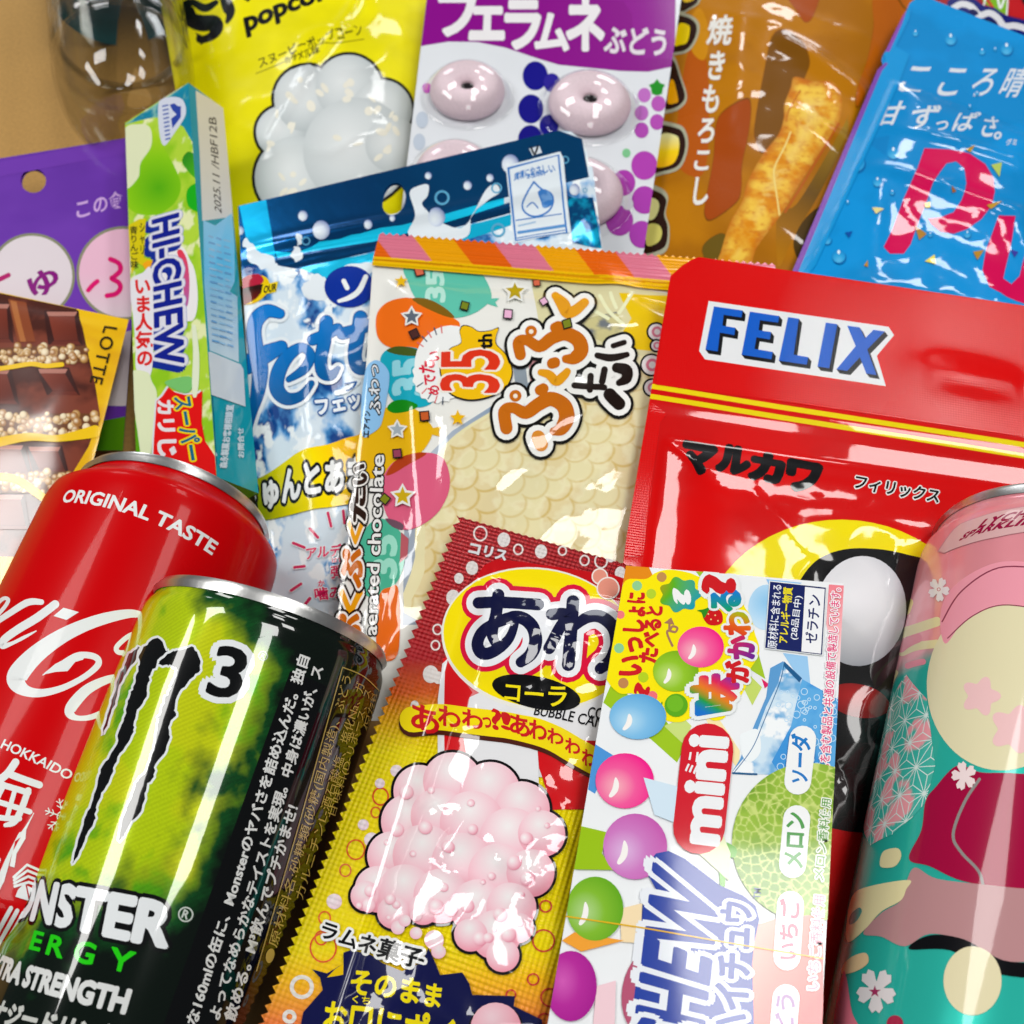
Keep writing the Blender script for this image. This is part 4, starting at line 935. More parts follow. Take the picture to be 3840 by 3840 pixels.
# far right of the window: yellow print, silver lining and painted foil highlights
fr(1700, 1000)
S.poly([(560, 40), (2000, 260), (2000, 700), (1300, 640), (900, 560), (620, 420)], '#d8d2a4'); S.poly([(1200, 190), (1600, 210), (1600, 620), (1320, 600), (1230, 470), (1290, 380)], '#e6c208'); S.poly([(900, 400), (1180, 330), (1250, 440), (1100, 560), (920, 480)], speck('#6e7478', '#c8c088', 4, 46), res=3)
for p in ([(1060, 210), (1130, 330), (1230, 420)], [(1140, 190), (1180, 300)], [(1290, 200), (1200, 340)], [(1030, 330), (1120, 380)]): S.stroke(p, 26, '#e8eac0')
S.poly([(430, 700), (520, 690), (540, 860), (450, 870)], '#8a96a0'); S.poly([(540, 640), (640, 640), (620, 800), (560, 860)], '#d89aa0')
for x, y, rr in ((1470, 475, 72), (1470, 575, 50), (1435, 715, 84), (1440, 880, 70)): S.disc(x, y, rr, BLK); S.disc(x, y, rr - 14, '#ece8e8'); S.ring(x + 6, y, rr * .55, rr * .25, '#dc8098')
fr(1200, 1000)
def balloon(pts, c, knot=None):
    S.poly(pts, c, smooth=True)
    if knot: S.poly(knot, c)
balloon([(620, -10), (640, 120), (700, 240), (830, 330), (960, 375), (1100, 350), (1220, 270), (1240, 190), (1180, 60), (1100, -10), (900, -40)], '#5cbfa8', [(1215, 235), (1300, 235), (1270, 265), (1290, 300), (1210, 275)])
S.text('35', [(905, 250), (885, 10), (770, 20), (770, 260)], '#b4e2d4', off=.05)
balloon([(405, 430), (420, 330), (500, 255), (640, 228), (760, 270), (880, 340), (1012, 412), (960, 520), (860, 590), (720, 610), (520, 590), (430, 530)], '#ee6c0c')
S.poly([(670, 238), (780, 240), (900, 300), (975, 372), (900, 362), (760, 300)], '#7c5a0c', smooth=True)
balloon([(440, 665), (520, 590), (680, 590), (800, 640), (900, 720), (880, 860), (800, 1000), (660, 1020), (520, 960), (470, 800)], '#12a4ba')
S.poly([(485, 610), (560, 580), (680, 595), (765, 640), (680, 652), (560, 640)], '#42561a', smooth=True)
S.text('35', [(745, 930), (745, 690), (540, 690), (540, 930)], '#8fd2de', off=.06)
balloon([(300, 1180), (400, 1060), (560, 1010), (700, 1040), (790, 1130), (820, 1200), (760, 1320), (640, 1420), (480, 1510), (340, 1530), (260, 1400)], '#e4b204', [(795, 1175), (880, 1160), (862, 1200), (870, 1235), (795, 1215)])
S.poly([(488, 1030), (530, 980), (620, 968), (710, 1010), (640, 1050), (540, 1064)], '#0c860e', smooth=True)
balloon([(445, 1620), (490, 1470), (600, 1380), (760, 1350), (900, 1400), (940, 1600), (840, 1800), (640, 1910), (500, 1830)], '#da5c7e'); S.poly([(482, 1510), (560, 1400), (700, 1352), (770, 1362), (640, 1440), (540, 1500)], '#b23c10', smooth=True)
fr(900, 1500, 800 / 1932)
balloon([(1080, 1300), (1180, 1120), (1300, 1080), (1420, 1160), (1500, 1300), (1470, 1560), (1360, 1720), (1200, 1800), (1060, 1640)], '#46b090'); S.text('35', [(1415, 1600), (1415, 1240), (1205, 1250), (1200, 1610)], '#9adcc6', off=.05)
S.poly([(1320, 1080), (1400, 1090), (1480, 1130), (1470, 1180), (1380, 1150)], '#6a4a5a', smooth=True); balloon([(1260, 1800), (1360, 1700), (1440, 1740), (1430, 2300), (1250, 2300)], '#e8690e')
S.poly([(1462, 1200), (1530, 1260), (1520, 1420), (1450, 1480)], '#b4545e')
S.text('aerated chocolate', [(1240, 2130), (1310, 505), (1195, 500), (1130, 2130)], '#ebebe8', off=.02, outl=[(.09, '#16120e')])
for ch, y0, y1, x0, x1, c in (('く', 1930, 1720, 915, 1105, '#eaa010'), ('ぷ', 1690, 1360, 930, 1105, '#c8680a'), ('く', 1290, 1100, 985, 1120, '#eaa010'), ('た', 1085, 780, 1010, 1140, '#2a1408'), ('い', 760, 590, 1040, 1150, '#2a1408'), ('ぷ', 2250, 1950, 890, 1090, '#c8680a')):
    S.text(ch, [(x1, y0), (x1, y1), (x0, y1), (x0, y0)], c, off=.06, outl=[(.2, '#1a1410'), (.13, '#efece6')])
fr(1200, 1000)
S.poly([(330, 760), (380, 690), (440, 690), (500, 760), (505, 850), (490, 950), (470, 1060), (440, 1160), (380, 1210), (310, 1230), (300, 1000)], '#8cc0ea', smooth=True)
S.text('ふわっ', [(445, 1070), (425, 715), (355, 715), (365, 1075)], '#e4e8ec', off=.02, outl=[(.1, '#14161a')]); S.text('エアイン', [(360, 1240), (368, 1050), (325, 1050), (312, 1240)], '#20242a', off=.05)
S.poly(np.vstack([ell(885, 745, 190 + 14 * (i % 2), 250 + 14 * (i % 2), 25, 1, 40 + i * 9, 41 + i * 9) for i in range(31)]), '#eceeec', smooth=True)
S.poly(np.vstack([ell(930, 700, 240, 270, 20, 30), ]), '#eceeec')
for i, a in enumerate(list(range(95, 150, 13)) + list(range(215, 270, 12))):
    t = math.radians(a); S.stroke([(910 + 195 * math.cos(t), 720 + 235 * math.sin(t)), (910 + 245 * math.cos(t), 720 + 285 * math.sin(t))], 9, ('#505868', '#d86a6a')[i % 2], smooth=False)
bomb = [(1025, 560), (1015, 480), (1040, 440), (1100, 450), (1150, 480), (1230, 475), (1290, 455), (1275, 510), (1275, 570), (1340, 640), (1390, 760), (1360, 860), (1270, 930), (1120, 968), (1000, 950), (930, 900), (880, 780), (890, 680), (950, 600)]
b = catmull(bomb, 5, True); S.poly(b.mean(0) + (b - b.mean(0)) * 1.035, BLK); S.poly(b, '#eebc04')
S.text('35', [(1295, 915), (1295, 615), (885, 620), (880, 905)], '#dc3214', off=.02, outl=[(.06, '#f0e8dc')]); S.text('th', [(1248, 600), (1243, 500), (1150, 503), (1150, 602)], BLK, off=.04)
for ch, q in zip('めでたい', ((865, 935, 785, 868), (838, 862, 758, 790), (832, 775, 722, 690), (865, 690, 795, 620))): S.text(ch, [(q[0], q[1]), (q[0], q[3]), (q[2], q[3]), (q[2], q[1])], '#d81c3c', off=.03)
G1, G2, DK = '#c4680a', '#e49c14', '#1c0e08'
LOGO = [([(1352, 1180), (1338, 1060), (1400, 1032), (1490, 1068), (1580, 1010), (1670, 968), (1760, 1012), (1785, 1100), (1745, 1180), (1690, 1200)], [88, 88, 80, 92, 98, 104, 112, 112, 100, 60], G1),
        ([(1595, 905), (1618, 893)], 78, G1), ([(1580, 1245), (1600, 1295)], 100, '#dc8c2c'), ([(1600, 775), (1660, 792), (1712, 840), (1765, 800), (1792, 768)], [50, 66, 70, 64, 52], G2), ([(1680, 713), (1704, 706)], 74, G1),
        ([(1452, 650), (1440, 560), (1500, 545), (1590, 590), (1680, 530), (1780, 500), (1870, 545), (1890, 620), (1840, 675), (1780, 680)], [80, 84, 76, 86, 92, 98, 104, 104, 90, 56], G1),
        ([(1705, 455), (1728, 445)], 78, G1), ([(1705, 225), (1760, 290), (1790, 350), (1850, 332), (1915, 275)], [60, 96, 84, 78, 66], G2), ([(1415, 946), (1417, 946)], 86, G1), ([(1528, 481), (1530, 481)], 84, G1),
        ([(1958, 800), (1954, 900)], 46, DK), ([(1841, 868), (2056, 884)], 44, DK), ([(2058, 755), (2041, 840)], 48, DK), ([(2146, 742), (2216, 760), (2216, 820), (2166, 850)], [70, 84, 80, 50], DK), ([(2096, 935), (2166, 1005)], 92, DK),
        ([(2006, 655), (2106, 672), (2221, 648)], [44, 54, 40], DK), ([(2121, 585), (2201, 560)], 38, DK)]
for add, c in ((122, '#12100e'), (80, '#eff0ec')):
    for p, w, _ in LOGO: S.stroke(p, np.asarray(w) + add, c)
for p, w, c in LOGO: S.stroke(p, w, c)
for x, y in ((1416, 948), (1530, 484)): S.disc(x, y, 17, '#f0e4d0', n=14)
def conf(x, y, c, s=38, rot=10):
    p = ell(x, y, s, s, rot, 4); S.poly(p.mean(0) + (p - p.mean(0)) * 1.35, '#20181a'); S.poly(p, c)
for a in ((722, 42, '#d8684a', 38, 30), (1050, 300, '#74801a', 34, 60), (690, 498, '#4a2420', 36, 20), (760, 1092, '#c45a26', 40, 40), (570, 1362, '#98405a', 36, 40), (480, 1692, '#7c8414', 36, 85), (1362, 360, '#e8b0d0', 36, 50), (1570, 125, '#d8684a', 30, 40), (1620, 270, '#e8b4d4', 30, 10), (1790, 430, '#7a8420', 36, 30)): conf(*a)
for x, y, rr, c, o in ((590, 122, 50, '#e4b400', 0), (1412, 195, 72, '#b49c08', 1), (672, 375, 60, '#5c6674', 1), (1000, 1110, 60, '#e8b404', 0), (572, 1190, 56, '#a4b0b8', 1), (610, 1672, 70, '#ccaa08', 1)):
    if o: S.poly(star(x, y, rr * 1.35, rr * .75), '#e8eae6', smooth=False)
    S.poly(star(x, y, rr), c)
S.part('top_seal', M_RIB); frov()
tl, tr, bl, br = np.array([712., 452]) * OV, np.array([1466., 512]) * OV, np.array([703., 500]) * OV, np.array([1460., 562]) * OV
def sealcol(px, uv):
    t = (px - tl) @ (tr - tl) / ((tr - tl) @ (tr - tl)); y = tl[1] + (tr - tl)[1] * t; s = (px[:, 1] - y) / ((bl - tl)[1] * (1 - t) + (br - tr)[1] * t)
    k = np.floor((t - .058 * s) / .1015).astype(int) % 3; c = np.array([lin('#e07890'), lin('#f0a404'), lin('#e86408')])[k]
    w = s > .66; c[w] = lin('#f4c000'); w = (s > .74) & (s < .83); c[w] = lin('#dc9400'); return c
S.poly(np.vstack([zig((716, 446), (1462, 505), 56, -5), [(1462, 505), (1464, 566), (1100, 536), (703, 503)]]), sealcol, clipto=False, res=4, metal=lambda px: np.full(len(px), .12))

# ---- red gum bag
S = felix.part('front_panel'); fr(2400, 900)
S.full(speck('#d80000', '#ce0000', 22, 51))
for y0, y1 in ((1058, 1372), (1132, 1455)): S.stroke([(60, y0 - 2), (1000, y0 + 150), (2900, y1 + 130)], 36, '#ecd400', smooth=False, cap=False)
for t, q in (('マ', [(300, 1660), (510, 1700), (545, 1510), (330, 1470)]), ('ル', [(560, 1660), (770, 1700), (800, 1530), (590, 1490)]), ('カ', [(800, 1720), (1010, 1760), (1040, 1580), (830, 1540)]), ('ワ', [(1060, 1790), (1270, 1830), (1305, 1640), (1090, 1600)])):
    S.text(t, q, '#0c0c0e', off=.09)
fr(2840, 1500)
S.text('フィリックス', [(695, 640), (1305, 750), (1325, 655), (720, 545)], '#10140f', off=.035, outl=[(.11, '#e6e8e6')])
S.poly(ell((3165 - 2840) / _fr[2], (2430 - 1500) / _fr[2], 540 / _fr[2], 480 / _fr[2], 6, 60), '#f0de00')
# plain dark disc and a plain white gumball, generic stand-ins for the drawing on the bag
S.poly([(120, 2050), (180, 1640), (280, 1360), (420, 1170), (620, 1085), (860, 1080), (1080, 1120), (1300, 1200), (1600, 1500), (1700, 3000), (200, 3000)], '#08080a', smooth=True)
S.poly(ell(745, 1530, 330, 400, 8, 44), rg((690, 1420), 430, '#e8eaee', '#dfe2e6', '#a8acb4', ry=520), res=2)
S.poly(ell(730, 2180, 230, 120, 12, 30), rg((700, 2140), 240, '#c01414', '#8a0a0a', ry=130), res=1)
S.poly([(300, 3000), (500, 2560), (1000, 2520), (1400, 3000)], '#160203', smooth=True)
S.part('top_flap', M_FINEGRID); frov()
S.poly(fx_out[:5] + [(2020, 590), (2020, 838), (1600, 775), (1237, 726), (1261, 544)], '#d80000', clipto=False)
fr(2400, 900)
S.poly([(497, 443), (1800, 630), (1840, 690), (1715, 840), (1780, 1060), (470, 865), (428, 805)], '#e6e8ea')
def fgl(pts): return [pts]
FEL = [[(535, 482), (742, 512), (735, 562), (605, 543), (596, 622), (690, 637), (683, 690), (578, 672), (562, 808), (473, 795)],
       [(795, 520), (1008, 552), (1000, 600), (868, 582), (858, 655), (948, 668), (940, 722), (843, 706), (828, 790), (960, 812), (952, 865), (735, 832)],
       [(1072, 560), (1150, 572), (1112, 832), (1218, 850), (1208, 905), (1005, 875)], [(1345, 600), (1428, 612), (1370, 930), (1285, 918)],
       [(1500, 622), (1590, 635), (1628, 715), (1690, 652), (1772, 664), (1645, 795), (1712, 980), (1638, 968), (1592, 850), (1500, 950), (1422, 938), (1562, 770)]]
for p in FEL:
    q = np.array(p, float); S.layer += 1
    for i in range(len(q)):
        a, b = q[i], q[(i + 1) % len(q)]; o = np.array([24, 30]); S.poly([a, b, b + o, a + o], '#0c0e12', lay=S.layer + .02 * i)
    S.poly(q + (24, 30), '#0c0e12', lay=S.layer + .6)
for p in FEL: S.poly(p, '#0c5cc8')
S.part('side_seal', M_FINEGRID); fr(1700, 1000)
S.poly([(1405, 960), (1545, 1070), (1500, 1130), (1440, 1550), (1400, 1932), (1370, 2100), (1180, 2100), (1260, 1932)], '#d80000')

# ---- bubble candy sachet
S = awa.part('front_panel')
yk = np.array([1900, 2470, 2600, 2720, 2820, 3560, 3680, 3840, 4200.]); ck = np.array([lin(c) for c in ('#8e0a12', '#960c14', '#c45210', '#d8a810', '#e8d408', '#ecd608', '#f0b414', '#e8763a', '#e8763a')])
def border(px, uv):
    y = px[:, 1] + .28 * (1900 - px[:, 0]) * 0 ; return np.stack([np.interp(y, yk, ck[:, i]) for i in range(3)], -1)
S.full(border, metal=lambda px: np.clip((2750 - px[:, 1]) / 600, 0, 1) * .35 + .06)
fr(1400, 1900)
for x, y, r in ((775, 195, 52), (945, 240, 46), (1050, 310, 38), (1215, 325, 44), (1370, 320, 34), (1530, 390, 38), (1650, 395, 50), (1790, 480, 40), (1720, 370, 30), (465, 890, 38), (450, 1005, 36)):
    if r in (52, 38, 34, 50, 36): S.ring(x, y, r, 12, '#dcd6d2', ry=r * 1.1)
    else: S.disc(x, y, r, '#d8d2d0', ry=r * 1.15)
for x, y, r in ((715, 445, 44), (620, 520, 34), (578, 660, 50), (415, 1215, 56), (470, 1240, 40), (300, 1440, 30)): S.disc(x, y, r, '#d6d0cc', ry=r * 1.15)
fr(700, 2840)
for x, y, r, c in ((1405, 285, 62, '#d8501c'), (1370, 400, 40, '#d86a20'), (1225, 670, 70, '#d86018'), (1325, 735, 36, '#d87028'), (1150, 820, 46, '#d87030'), (1000, 1165, 48, '#e06a20'), (990, 1380, 100, '#e05a28'), (975, 1310, 50, '#e05a28')): S.ring(x, y, r, 13, c, ry=r * 1.1)
for x, y, r in ((835, 1665, 88), (745, 1880, 52)): S.ring(x, y, r, 30, '#e2dcd4')
for x, y, r in ((1520, 100, 44), (1560, 150, 40), (1400, 190, 36), (1280, 490, 40), (1340, 600, 54), (1070, 1045, 56)): S.disc(x, y, r, rg((x - r * .2, y - r * .3), r * 1.3, '#eee4e6', '#e6c8d4'), res=2)
fr(1150, 2840)
for x, y, r in ((1715, 1330, 84), (1730, 1080, 48), (1640, 1610, 46), (1760, 1740, 70), (1720, 1900, 50), (1480, 1720, 40)): S.ring(x, y, r, 12, '#c83a30')
fr(1400, 1900)
S.part('face_panel', M_BAG)
S.poly([(800, 430), (900, 380), (1050, 400), (1400, 450), (1750, 500), (2100, 620), (2100, 1900), (1500, 2000), (470, 1950), (480, 1500), (520, 1100), (620, 700)], lg((1000, 500), (900, 1900), '#c81018', '#d0141c', '#d8d8da'), metal=.15)
S.poly([(505, 1100), (540, 1100), (720, 1350), (690, 1400), (650, 1640), (730, 1850), (730, 1950), (510, 1950), (500, 1500)], '#cf1018'); S.poly([(470, 1950), (470, 1400), (500, 1140), (545, 1100), (520, 1200), (515, 1500), (520, 1950)], '#dcdcde')
S.poly([(700, 1385), (900, 1300), (1700, 1350), (1900, 1500), (1900, 1640), (1650, 1700), (1250, 1680), (1190, 1760), (1200, 2100), (720, 2100), (650, 1640)], '#e0e0e2'); S.poly([(1190, 1760), (1260, 1690), (1650, 1700), (1900, 1600), (1900, 2200), (1300, 2200), (1200, 1900)], '#cc1018')
S.poly(ell(1190, 965, 700, 520, 8, 60), '#e4e2da'); S.poly(ell(1195, 958, 690, 500, 8, 60), '#f2dc00')
AW = [([(765, 702), (900, 700), (1195, 718)], 84), ([(905, 648), (892, 780), (862, 920), (905, 1030)], [88, 86, 86, 60]), ([(1040, 812), (985, 960), (880, 1050), (795, 1068), (758, 1000), (800, 905), (910, 838), (1050, 806), (1145, 865), (1178, 970), (1145, 1070), (1070, 1130)], [50, 70, 84, 88, 84, 80, 84, 88, 92, 94, 92, 78]),
      ([(1445, 695), (1432, 900), (1412, 1150)], 92), ([(1290, 790), (1400, 792), (1340, 900), (1272, 1030)], 84), ([(1430, 900), (1540, 815), (1640, 805), (1735, 880), (1762, 1000), (1720, 1110), (1640, 1180)], [60, 84, 92, 96, 98, 94, 80])]
for add, c in ((168, '#d60f3a'), (96, '#e8eaee')):
    for p, w in AW: S.stroke(p, np.asarray(w) + add, c)
for p, w in AW: S.stroke(p, w, '#0b0e38')
S.poly(ell(1180, 1350, 325, 118, 12, 40), '#08080a'); S.text('コーラ', [(950, 1410), (1390, 1455), (1402, 1312), (962, 1285)], '#f0dc10', off=.02)
for x, y, r in ((1640, 510, 60), (1700, 597, 84)): S.disc(x, y, r, '#ece2da'); S.disc(x, y, r - 10, '#e0907c')
S.text('コリス', [(690, 340), (955, 395), (970, 325), (710, 265)], '#d4d4d6', off=.05)
S.text('COLA', [(1548, 1535), (1760, 1565), (1770, 1480), (1560, 1455)], '#101014', off=.015); S.text('BUBBLE CANDY', [(1160, 1515), (1790, 1650), (1810, 1570), (1180, 1445)], '#121216', off=.012)
BN = [('あ', 280, 478, 1630, 1450), ('わ', 480, 632, 1602, 1462), ('わ', 650, 792, 1612, 1488), ('っ', 795, 852, 1605, 1535), ('?', 865, 920, 1620, 1480), ('!', 935, 985, 1618, 1500), ('あ', 992, 1132, 1662, 1520), ('わ', 1132, 1252, 1692, 1562), ('わ', 1262, 1372, 1724, 1620), ('わ', 1390, 1492, 1795, 1690), ('わ', 1510, 1600, 1880, 1770)]
def bq(x0, x1, y0, y1, d=0): k = (x1 - x0) * .16; return [(x0, y0 - k + d), (x1, y0 + k + d), (x1, y1 + k + d), (x0, y1 - k + d)]
path = [(285, 1545), (480, 1530), (650, 1550), (850, 1575), (1000, 1595), (1190, 1640), (1320, 1690), (1450, 1765), (1620, 1860)]
S.stroke([(x, y + 28) for x, y in path], 200, '#4a1c10'); S.stroke(path, 190, '#f0d808')
for t, a, b, c, d in BN: S.text(t, bq(a, b, c, d), '#c8181c', off=.03)
fr(1150, 2840)
S.part('foam_print', M_BAG); rs = np.random.default_rng(5)
# plain pile of foam bubbles, a generic stand-in for the drawing on the sachet
foam = [(820, 250, 190), (1060, 180, 210), (1330, 260, 220), (1560, 380, 200), (740, 470, 200), (960, 430, 200), (1200, 480, 230), (1480, 600, 230), (1700, 560, 170), (620, 720, 180), (860, 720, 230), (1130, 770, 220), (1390, 850, 220), (1620, 840, 170),
        (520, 960, 170), (720, 980, 200), (980, 1010, 200), (1240, 1090, 200), (1480, 1090, 180), (430, 1010, 110), (640, 1130, 120), (850, 1110, 110), (1370, 1290, 180), (1190, 1290, 120), (1530, 1240, 110), (1420, 1440, 120)]
for x, y, r in foam: S.disc(x, y, r + 20, '#0e0a0c', n=36, lay=S.layer + 1)
S.layer += 2
for i, (x, y, r) in enumerate(foam): S.disc(x, y, r, rg((x - r * .1, y - r * .45), r * 1.5, '#eeeaea', '#f0c6d0', '#e88aa0'), n=36, res=2)
for i in range(34):
    x, y, r0 = foam[rs.integers(len(foam))]; r = rs.uniform(18, 58); a = rs.uniform(0, 6.28); q = rs.uniform(.2, .8) * r0; x, y = x + q * math.cos(a), y + q * math.sin(a)
    S.disc(x, y, r, rg((x - r * .3, y - r * .4), r * 1.5, '#f6f2f2', '#f2c8d2', '#e07c96'), n=18, res=3)
for x, y, r in ((670, 1240, 50), (800, 1150, 44), (720, 1190, 44), (800, 1280, 44), (930, 1330, 70), (960, 1410, 52)): S.disc(x, y, r, rg((x, y - r * .4), r * 1.4, '#ece6e6', '#f0b4c4'), res=2)
S.poly([(270, 1420), (330, 1400), (480, 1440), (560, 1500), (700, 1560), (830, 1500), (890, 1390), (940, 1500), (970, 1580), (1130, 1560), (1180, 1640), (1200, 1720), (1510, 1730), (1500, 1800), (1700, 1900), (1700, 2300), (0, 2300), (-70, 2100), (-20, 1850), (120, 1690), (100, 1600), (40, 1540), (150, 1570), (270, 1500)], '#0c1044')
S.poly([(150, 1600), (270, 1580), (270, 1500), (210, 1540)], '#e0b800')
S.text('ラムネ菓子', [(100, 1310), (835, 1550), (865, 1400), (135, 1185)], '#0c0e10', off=.03, outl=[(.16, '#e8e8e6')])
S.text('そのまま', [(330, 1715), (960, 1820), (985, 1660), (350, 1545)], '#ecd808', off=.035); S.text('くち', [(345, 1785), (470, 1800), (475, 1745), (350, 1730)], '#ecd808', off=.02)
S.text('お口にポイ', [(120, 1995), (1050, 2130), (1075, 1890), (150, 1760)], '#ecd808', off=.035)
S.poly(ell(1370, 1960, 200, 180, 0, 30), '#0e0a0c'); S.disc(1370, 1960, 185, rg((1340, 1880), 260, '#f0d0d8', '#e88aa0'), res=1)

# ---- small carton of mini chews
S = mini_front.part('front_face'); fr(2200, 2050)
S.full('#eceff1')
for pts, c in (([(280, 130), (450, 145), (480, 210), (300, 330), (255, 330)], '#e48a14'), ([(790, 180), (880, 185), (830, 230)], '#9cc024'), ([(120, 1130), (180, 990), (380, 1130), (580, 1270), (720, 1430), (655, 1565), (470, 1400)], '#9cc41c'), ([(10, 1760), (60, 1430), (190, 1510), (60, 1790)], '#4c94d8'),
               ([(480, 1690), (650, 1790), (640, 1960), (480, 1860)], '#c6ddf0'), ([(1300, 235), (1560, 262), (1500, 300), (1330, 300)], '#8cc0ec'), ([(1420, 770), (1600, 795), (1622, 1010), (1540, 960)], '#98c8ee'), ([(1160, 600), (1230, 720), (1295, 960), (1150, 870)], '#a2c428'), ([(1130, 1010), (1200, 1150), (1280, 1000), (1180, 930)], '#c4d868'),
               ([(860, 1240), (960, 1250), (1110, 1480), (1100, 1620), (900, 1330)], '#f6e4ac'), ([(560, 1300), (700, 1240), (760, 1300), (700, 1430)], '#c8dc7c')): S.poly(pts, c)
S.poly(ell(1300, 440, 130, 165, 5, 30), rg((1300, 400), 180, '#8cc4ea', '#a6d2f0', '#c4e0f4'), res=1)
S.poly([(1195, 900), (1320, 990), (1280, 1030), (1180, 930)], '#e6e8ec'); S.poly([(1265, 955), (1325, 1000), (1290, 1028)], '#d81c60')
S.poly([(1420, 830), (1560, 960), (1720, 1060), (1790, 1140), (1760, 1500), (1500, 1660), (1240, 1650), (1055, 1642), (1110, 1540), (1230, 1250), (1290, 1130), (1370, 900)], speck('#6cacdc', '#cfe4f2', 5, 70, c='#f2f6f8'), res=3)
S.poly([(1050, 1640), (1110, 1540), (1300, 1090), (1330, 880), (1425, 830), (1390, 980), (1300, 1160), (1180, 1480)], '#5a9ad0')
S.poly([(1560, 960), (1720, 1050), (1860, 1130), (1840, 1580), (1640, 1640), (1400, 1650), (1340, 1560), (1480, 1300)], speck('#3a92d8', '#5caae2', 5, 71), res=2)
rs = np.random.default_rng(8)
for i in range(56):
    x = rs.uniform(1380, 1830); y = rs.uniform(1040, 1620); 
    if x + .45 * (1620 - y) < 1400: continue
    r = rs.uniform(10, 34); S.ring(x, y, r, 6, '#bcdcf2', n=14, lay=S.layer + 1 + .01 * i)
S.layer += 2
S.poly([(1110, 1380), (1160, 1340), (1240, 1330), (1260, 1480), (1190, 1560), (1130, 1520)], '#eef4f6', smooth=True); S.poly([(1430, 832), (1560, 955), (1540, 985), (1430, 870)], '#1c5a8c'); S.stroke([(1430, 840), (1400, 980), (1290, 1250), (1200, 1460), (1070, 1635)], 6, '#2a6a9c'); S.stroke([(1060, 1642), (1230, 1650)], 14, '#1a5a8a', smooth=False)
S.poly([(1755, 275), (1875, 285), (1868, 640), (1840, 1000), (1735, 560)], lg((1800, 280), (1800, 1000), '#f0828e', '#f6b8bc', '#eef0f2'), res=1)
cl = [(255, 300), (300, 238), (430, 235), (500, 190), (600, 168), (740, 190), (830, 222), (900, 192), (990, 215), (1080, 240), (1112, 320), (1140, 430), (1190, 510), (1215, 620), (1247, 720), (1240, 800), (1180, 900), (1160, 1000), (1090, 1120), (1010, 1180), (1000, 1240), (920, 1262), (840, 1215), (760, 1240), (680, 1272), (580, 1262), (510, 1205), (500, 1160), (420, 1165), (345, 1105), (330, 1065), (240, 1065), (160, 990), (140, 900), (200, 600), (240, 400)]
S.poly(cl, '#f8e600', smooth=True)
for x, y, r, c in ((365, 285, 36, '#90cc90'), (467, 343, 36, '#b4d030'), (543, 222, 36, '#c08c50'), (245, 495, 30, '#f07880'), (234, 737, 36, '#8ccc94'), (410, 948, 38, '#b4d020'), (265, 990, 38, '#c08450'), (475, 1085, 38, '#f07078'), (1080, 900, 20, '#f8e600')): S.disc(x, y, r, c, n=18)
RD = '#cc1820'
S.text('いっしょに', [(400, 935), (425, 340), (305, 335), (225, 925)], RD, off=.055); S.text('たべると', [(505, 845), (548, 440), (440, 432), (378, 832)], RD, off=.055); S.text('?', [(440, 1075), (462, 1005), (352, 1000), (345, 1060)], RD, off=.05)
S.stroke([(620, 720), (585, 640), (590, 610), (640, 620), (655, 590), (620, 580), (600, 610), (600, 545)], 16, '#a87858'); S.poly([(560, 555), (612, 515), (635, 568)], '#a87858')
def rainbow(px, uv):
    a, b = nat([(560, 420)])[0], nat([(800, 260)])[0]; t = (px - a) @ (b - a) / ((b - a) @ (b - a)) + .15 * np.sin(px[:, 1] / 60)
    cs = np.array([lin(c) for c in ('#a8208c', '#e02038', '#e87018', '#5cb018', '#0c9ab0', '#1c60c8')]); t = np.clip(t, 0, .999) * 5; i = t.astype(int); w = (t - i)[:, None]; return cs[i] * (1 - w) + cs[i + 1] * w
S.poly(np.vstack([[(675 + (140 + 16 * math.cos(7 * t)) * math.cos(t), 350 + (118 + 14 * math.cos(7 * t)) * math.sin(t))] for t in np.linspace(0, 2 * math.pi, 60, endpoint=False)]), rainbow, res=3)
S.text('?', [(745, 405), (735, 300), (620, 330), (640, 400)], '#f0f0f0', off=.06)
S.poly([(840, 500), (900, 450), (970, 470), (985, 540), (950, 570), (880, 565)], '#cc1418', smooth=True); S.poly([(800, 465), (850, 455), (905, 435), (880, 470), (850, 520), (830, 480)], '#2c8a1c', smooth=True)
for x, y in ((880, 490), (930, 500), (900, 530), (950, 540)): S.disc(x, y, 6, '#f0d890', n=8)
S.disc(648, 1152, 84, '#58a818', n=30); S.disc(640, 1140, 60, '#70b820', n=24); S.stroke([(560, 1180), (540, 1170), (545, 1130)], 8, '#4a9010')
gem(S, 645, 905, 165, '#78ac10', '#92c428', '#c4e07c', ry=148, sa=150); gem(S, 825, 730, 168, '#f01a84', '#f2609c', '#f4b4c0', ry=148, sa=150)
AJ = [('味', (1090, 1170, 770, 930)), ('が', (1165, 985, 1008, 830)), ('か', (1205, 812, 1028, 650)), ('わ', (1175, 640, 1000, 480)), ('る', (1105, 465, 908, 318)), ('?', (1062, 322, 845, 222))]
for t, (x1, y0, x0, y1) in AJ: S.text(t, [(x1, y0), (x1, y1), (x0, y1 + 10), (x0, y0 + 50 if t == '味' else y0)], WHT, off=.15)
for (t, (x1, y0, x0, y1)), c in zip(AJ, (rainbow_c for rainbow_c in (lg((1000, 930), (850, 1200), '#8c2c94', '#e02050', '#e87c18', '#1c9a30', '#1470c8'), RD, lg((1050, 650), (1180, 810), '#d82040', '#6c2090'), lg((1100, 480), (1050, 640), '#a8b010', '#e06010', '#d83018'), lg((1000, 320), (1000, 460), '#1478d0', '#109a60'), RD))):
    S.text(t, [(x1, y0), (x1, y1), (x0, y1 + 10), (x0, y0 + 50 if t == '味' else y0)], c, off=.06)
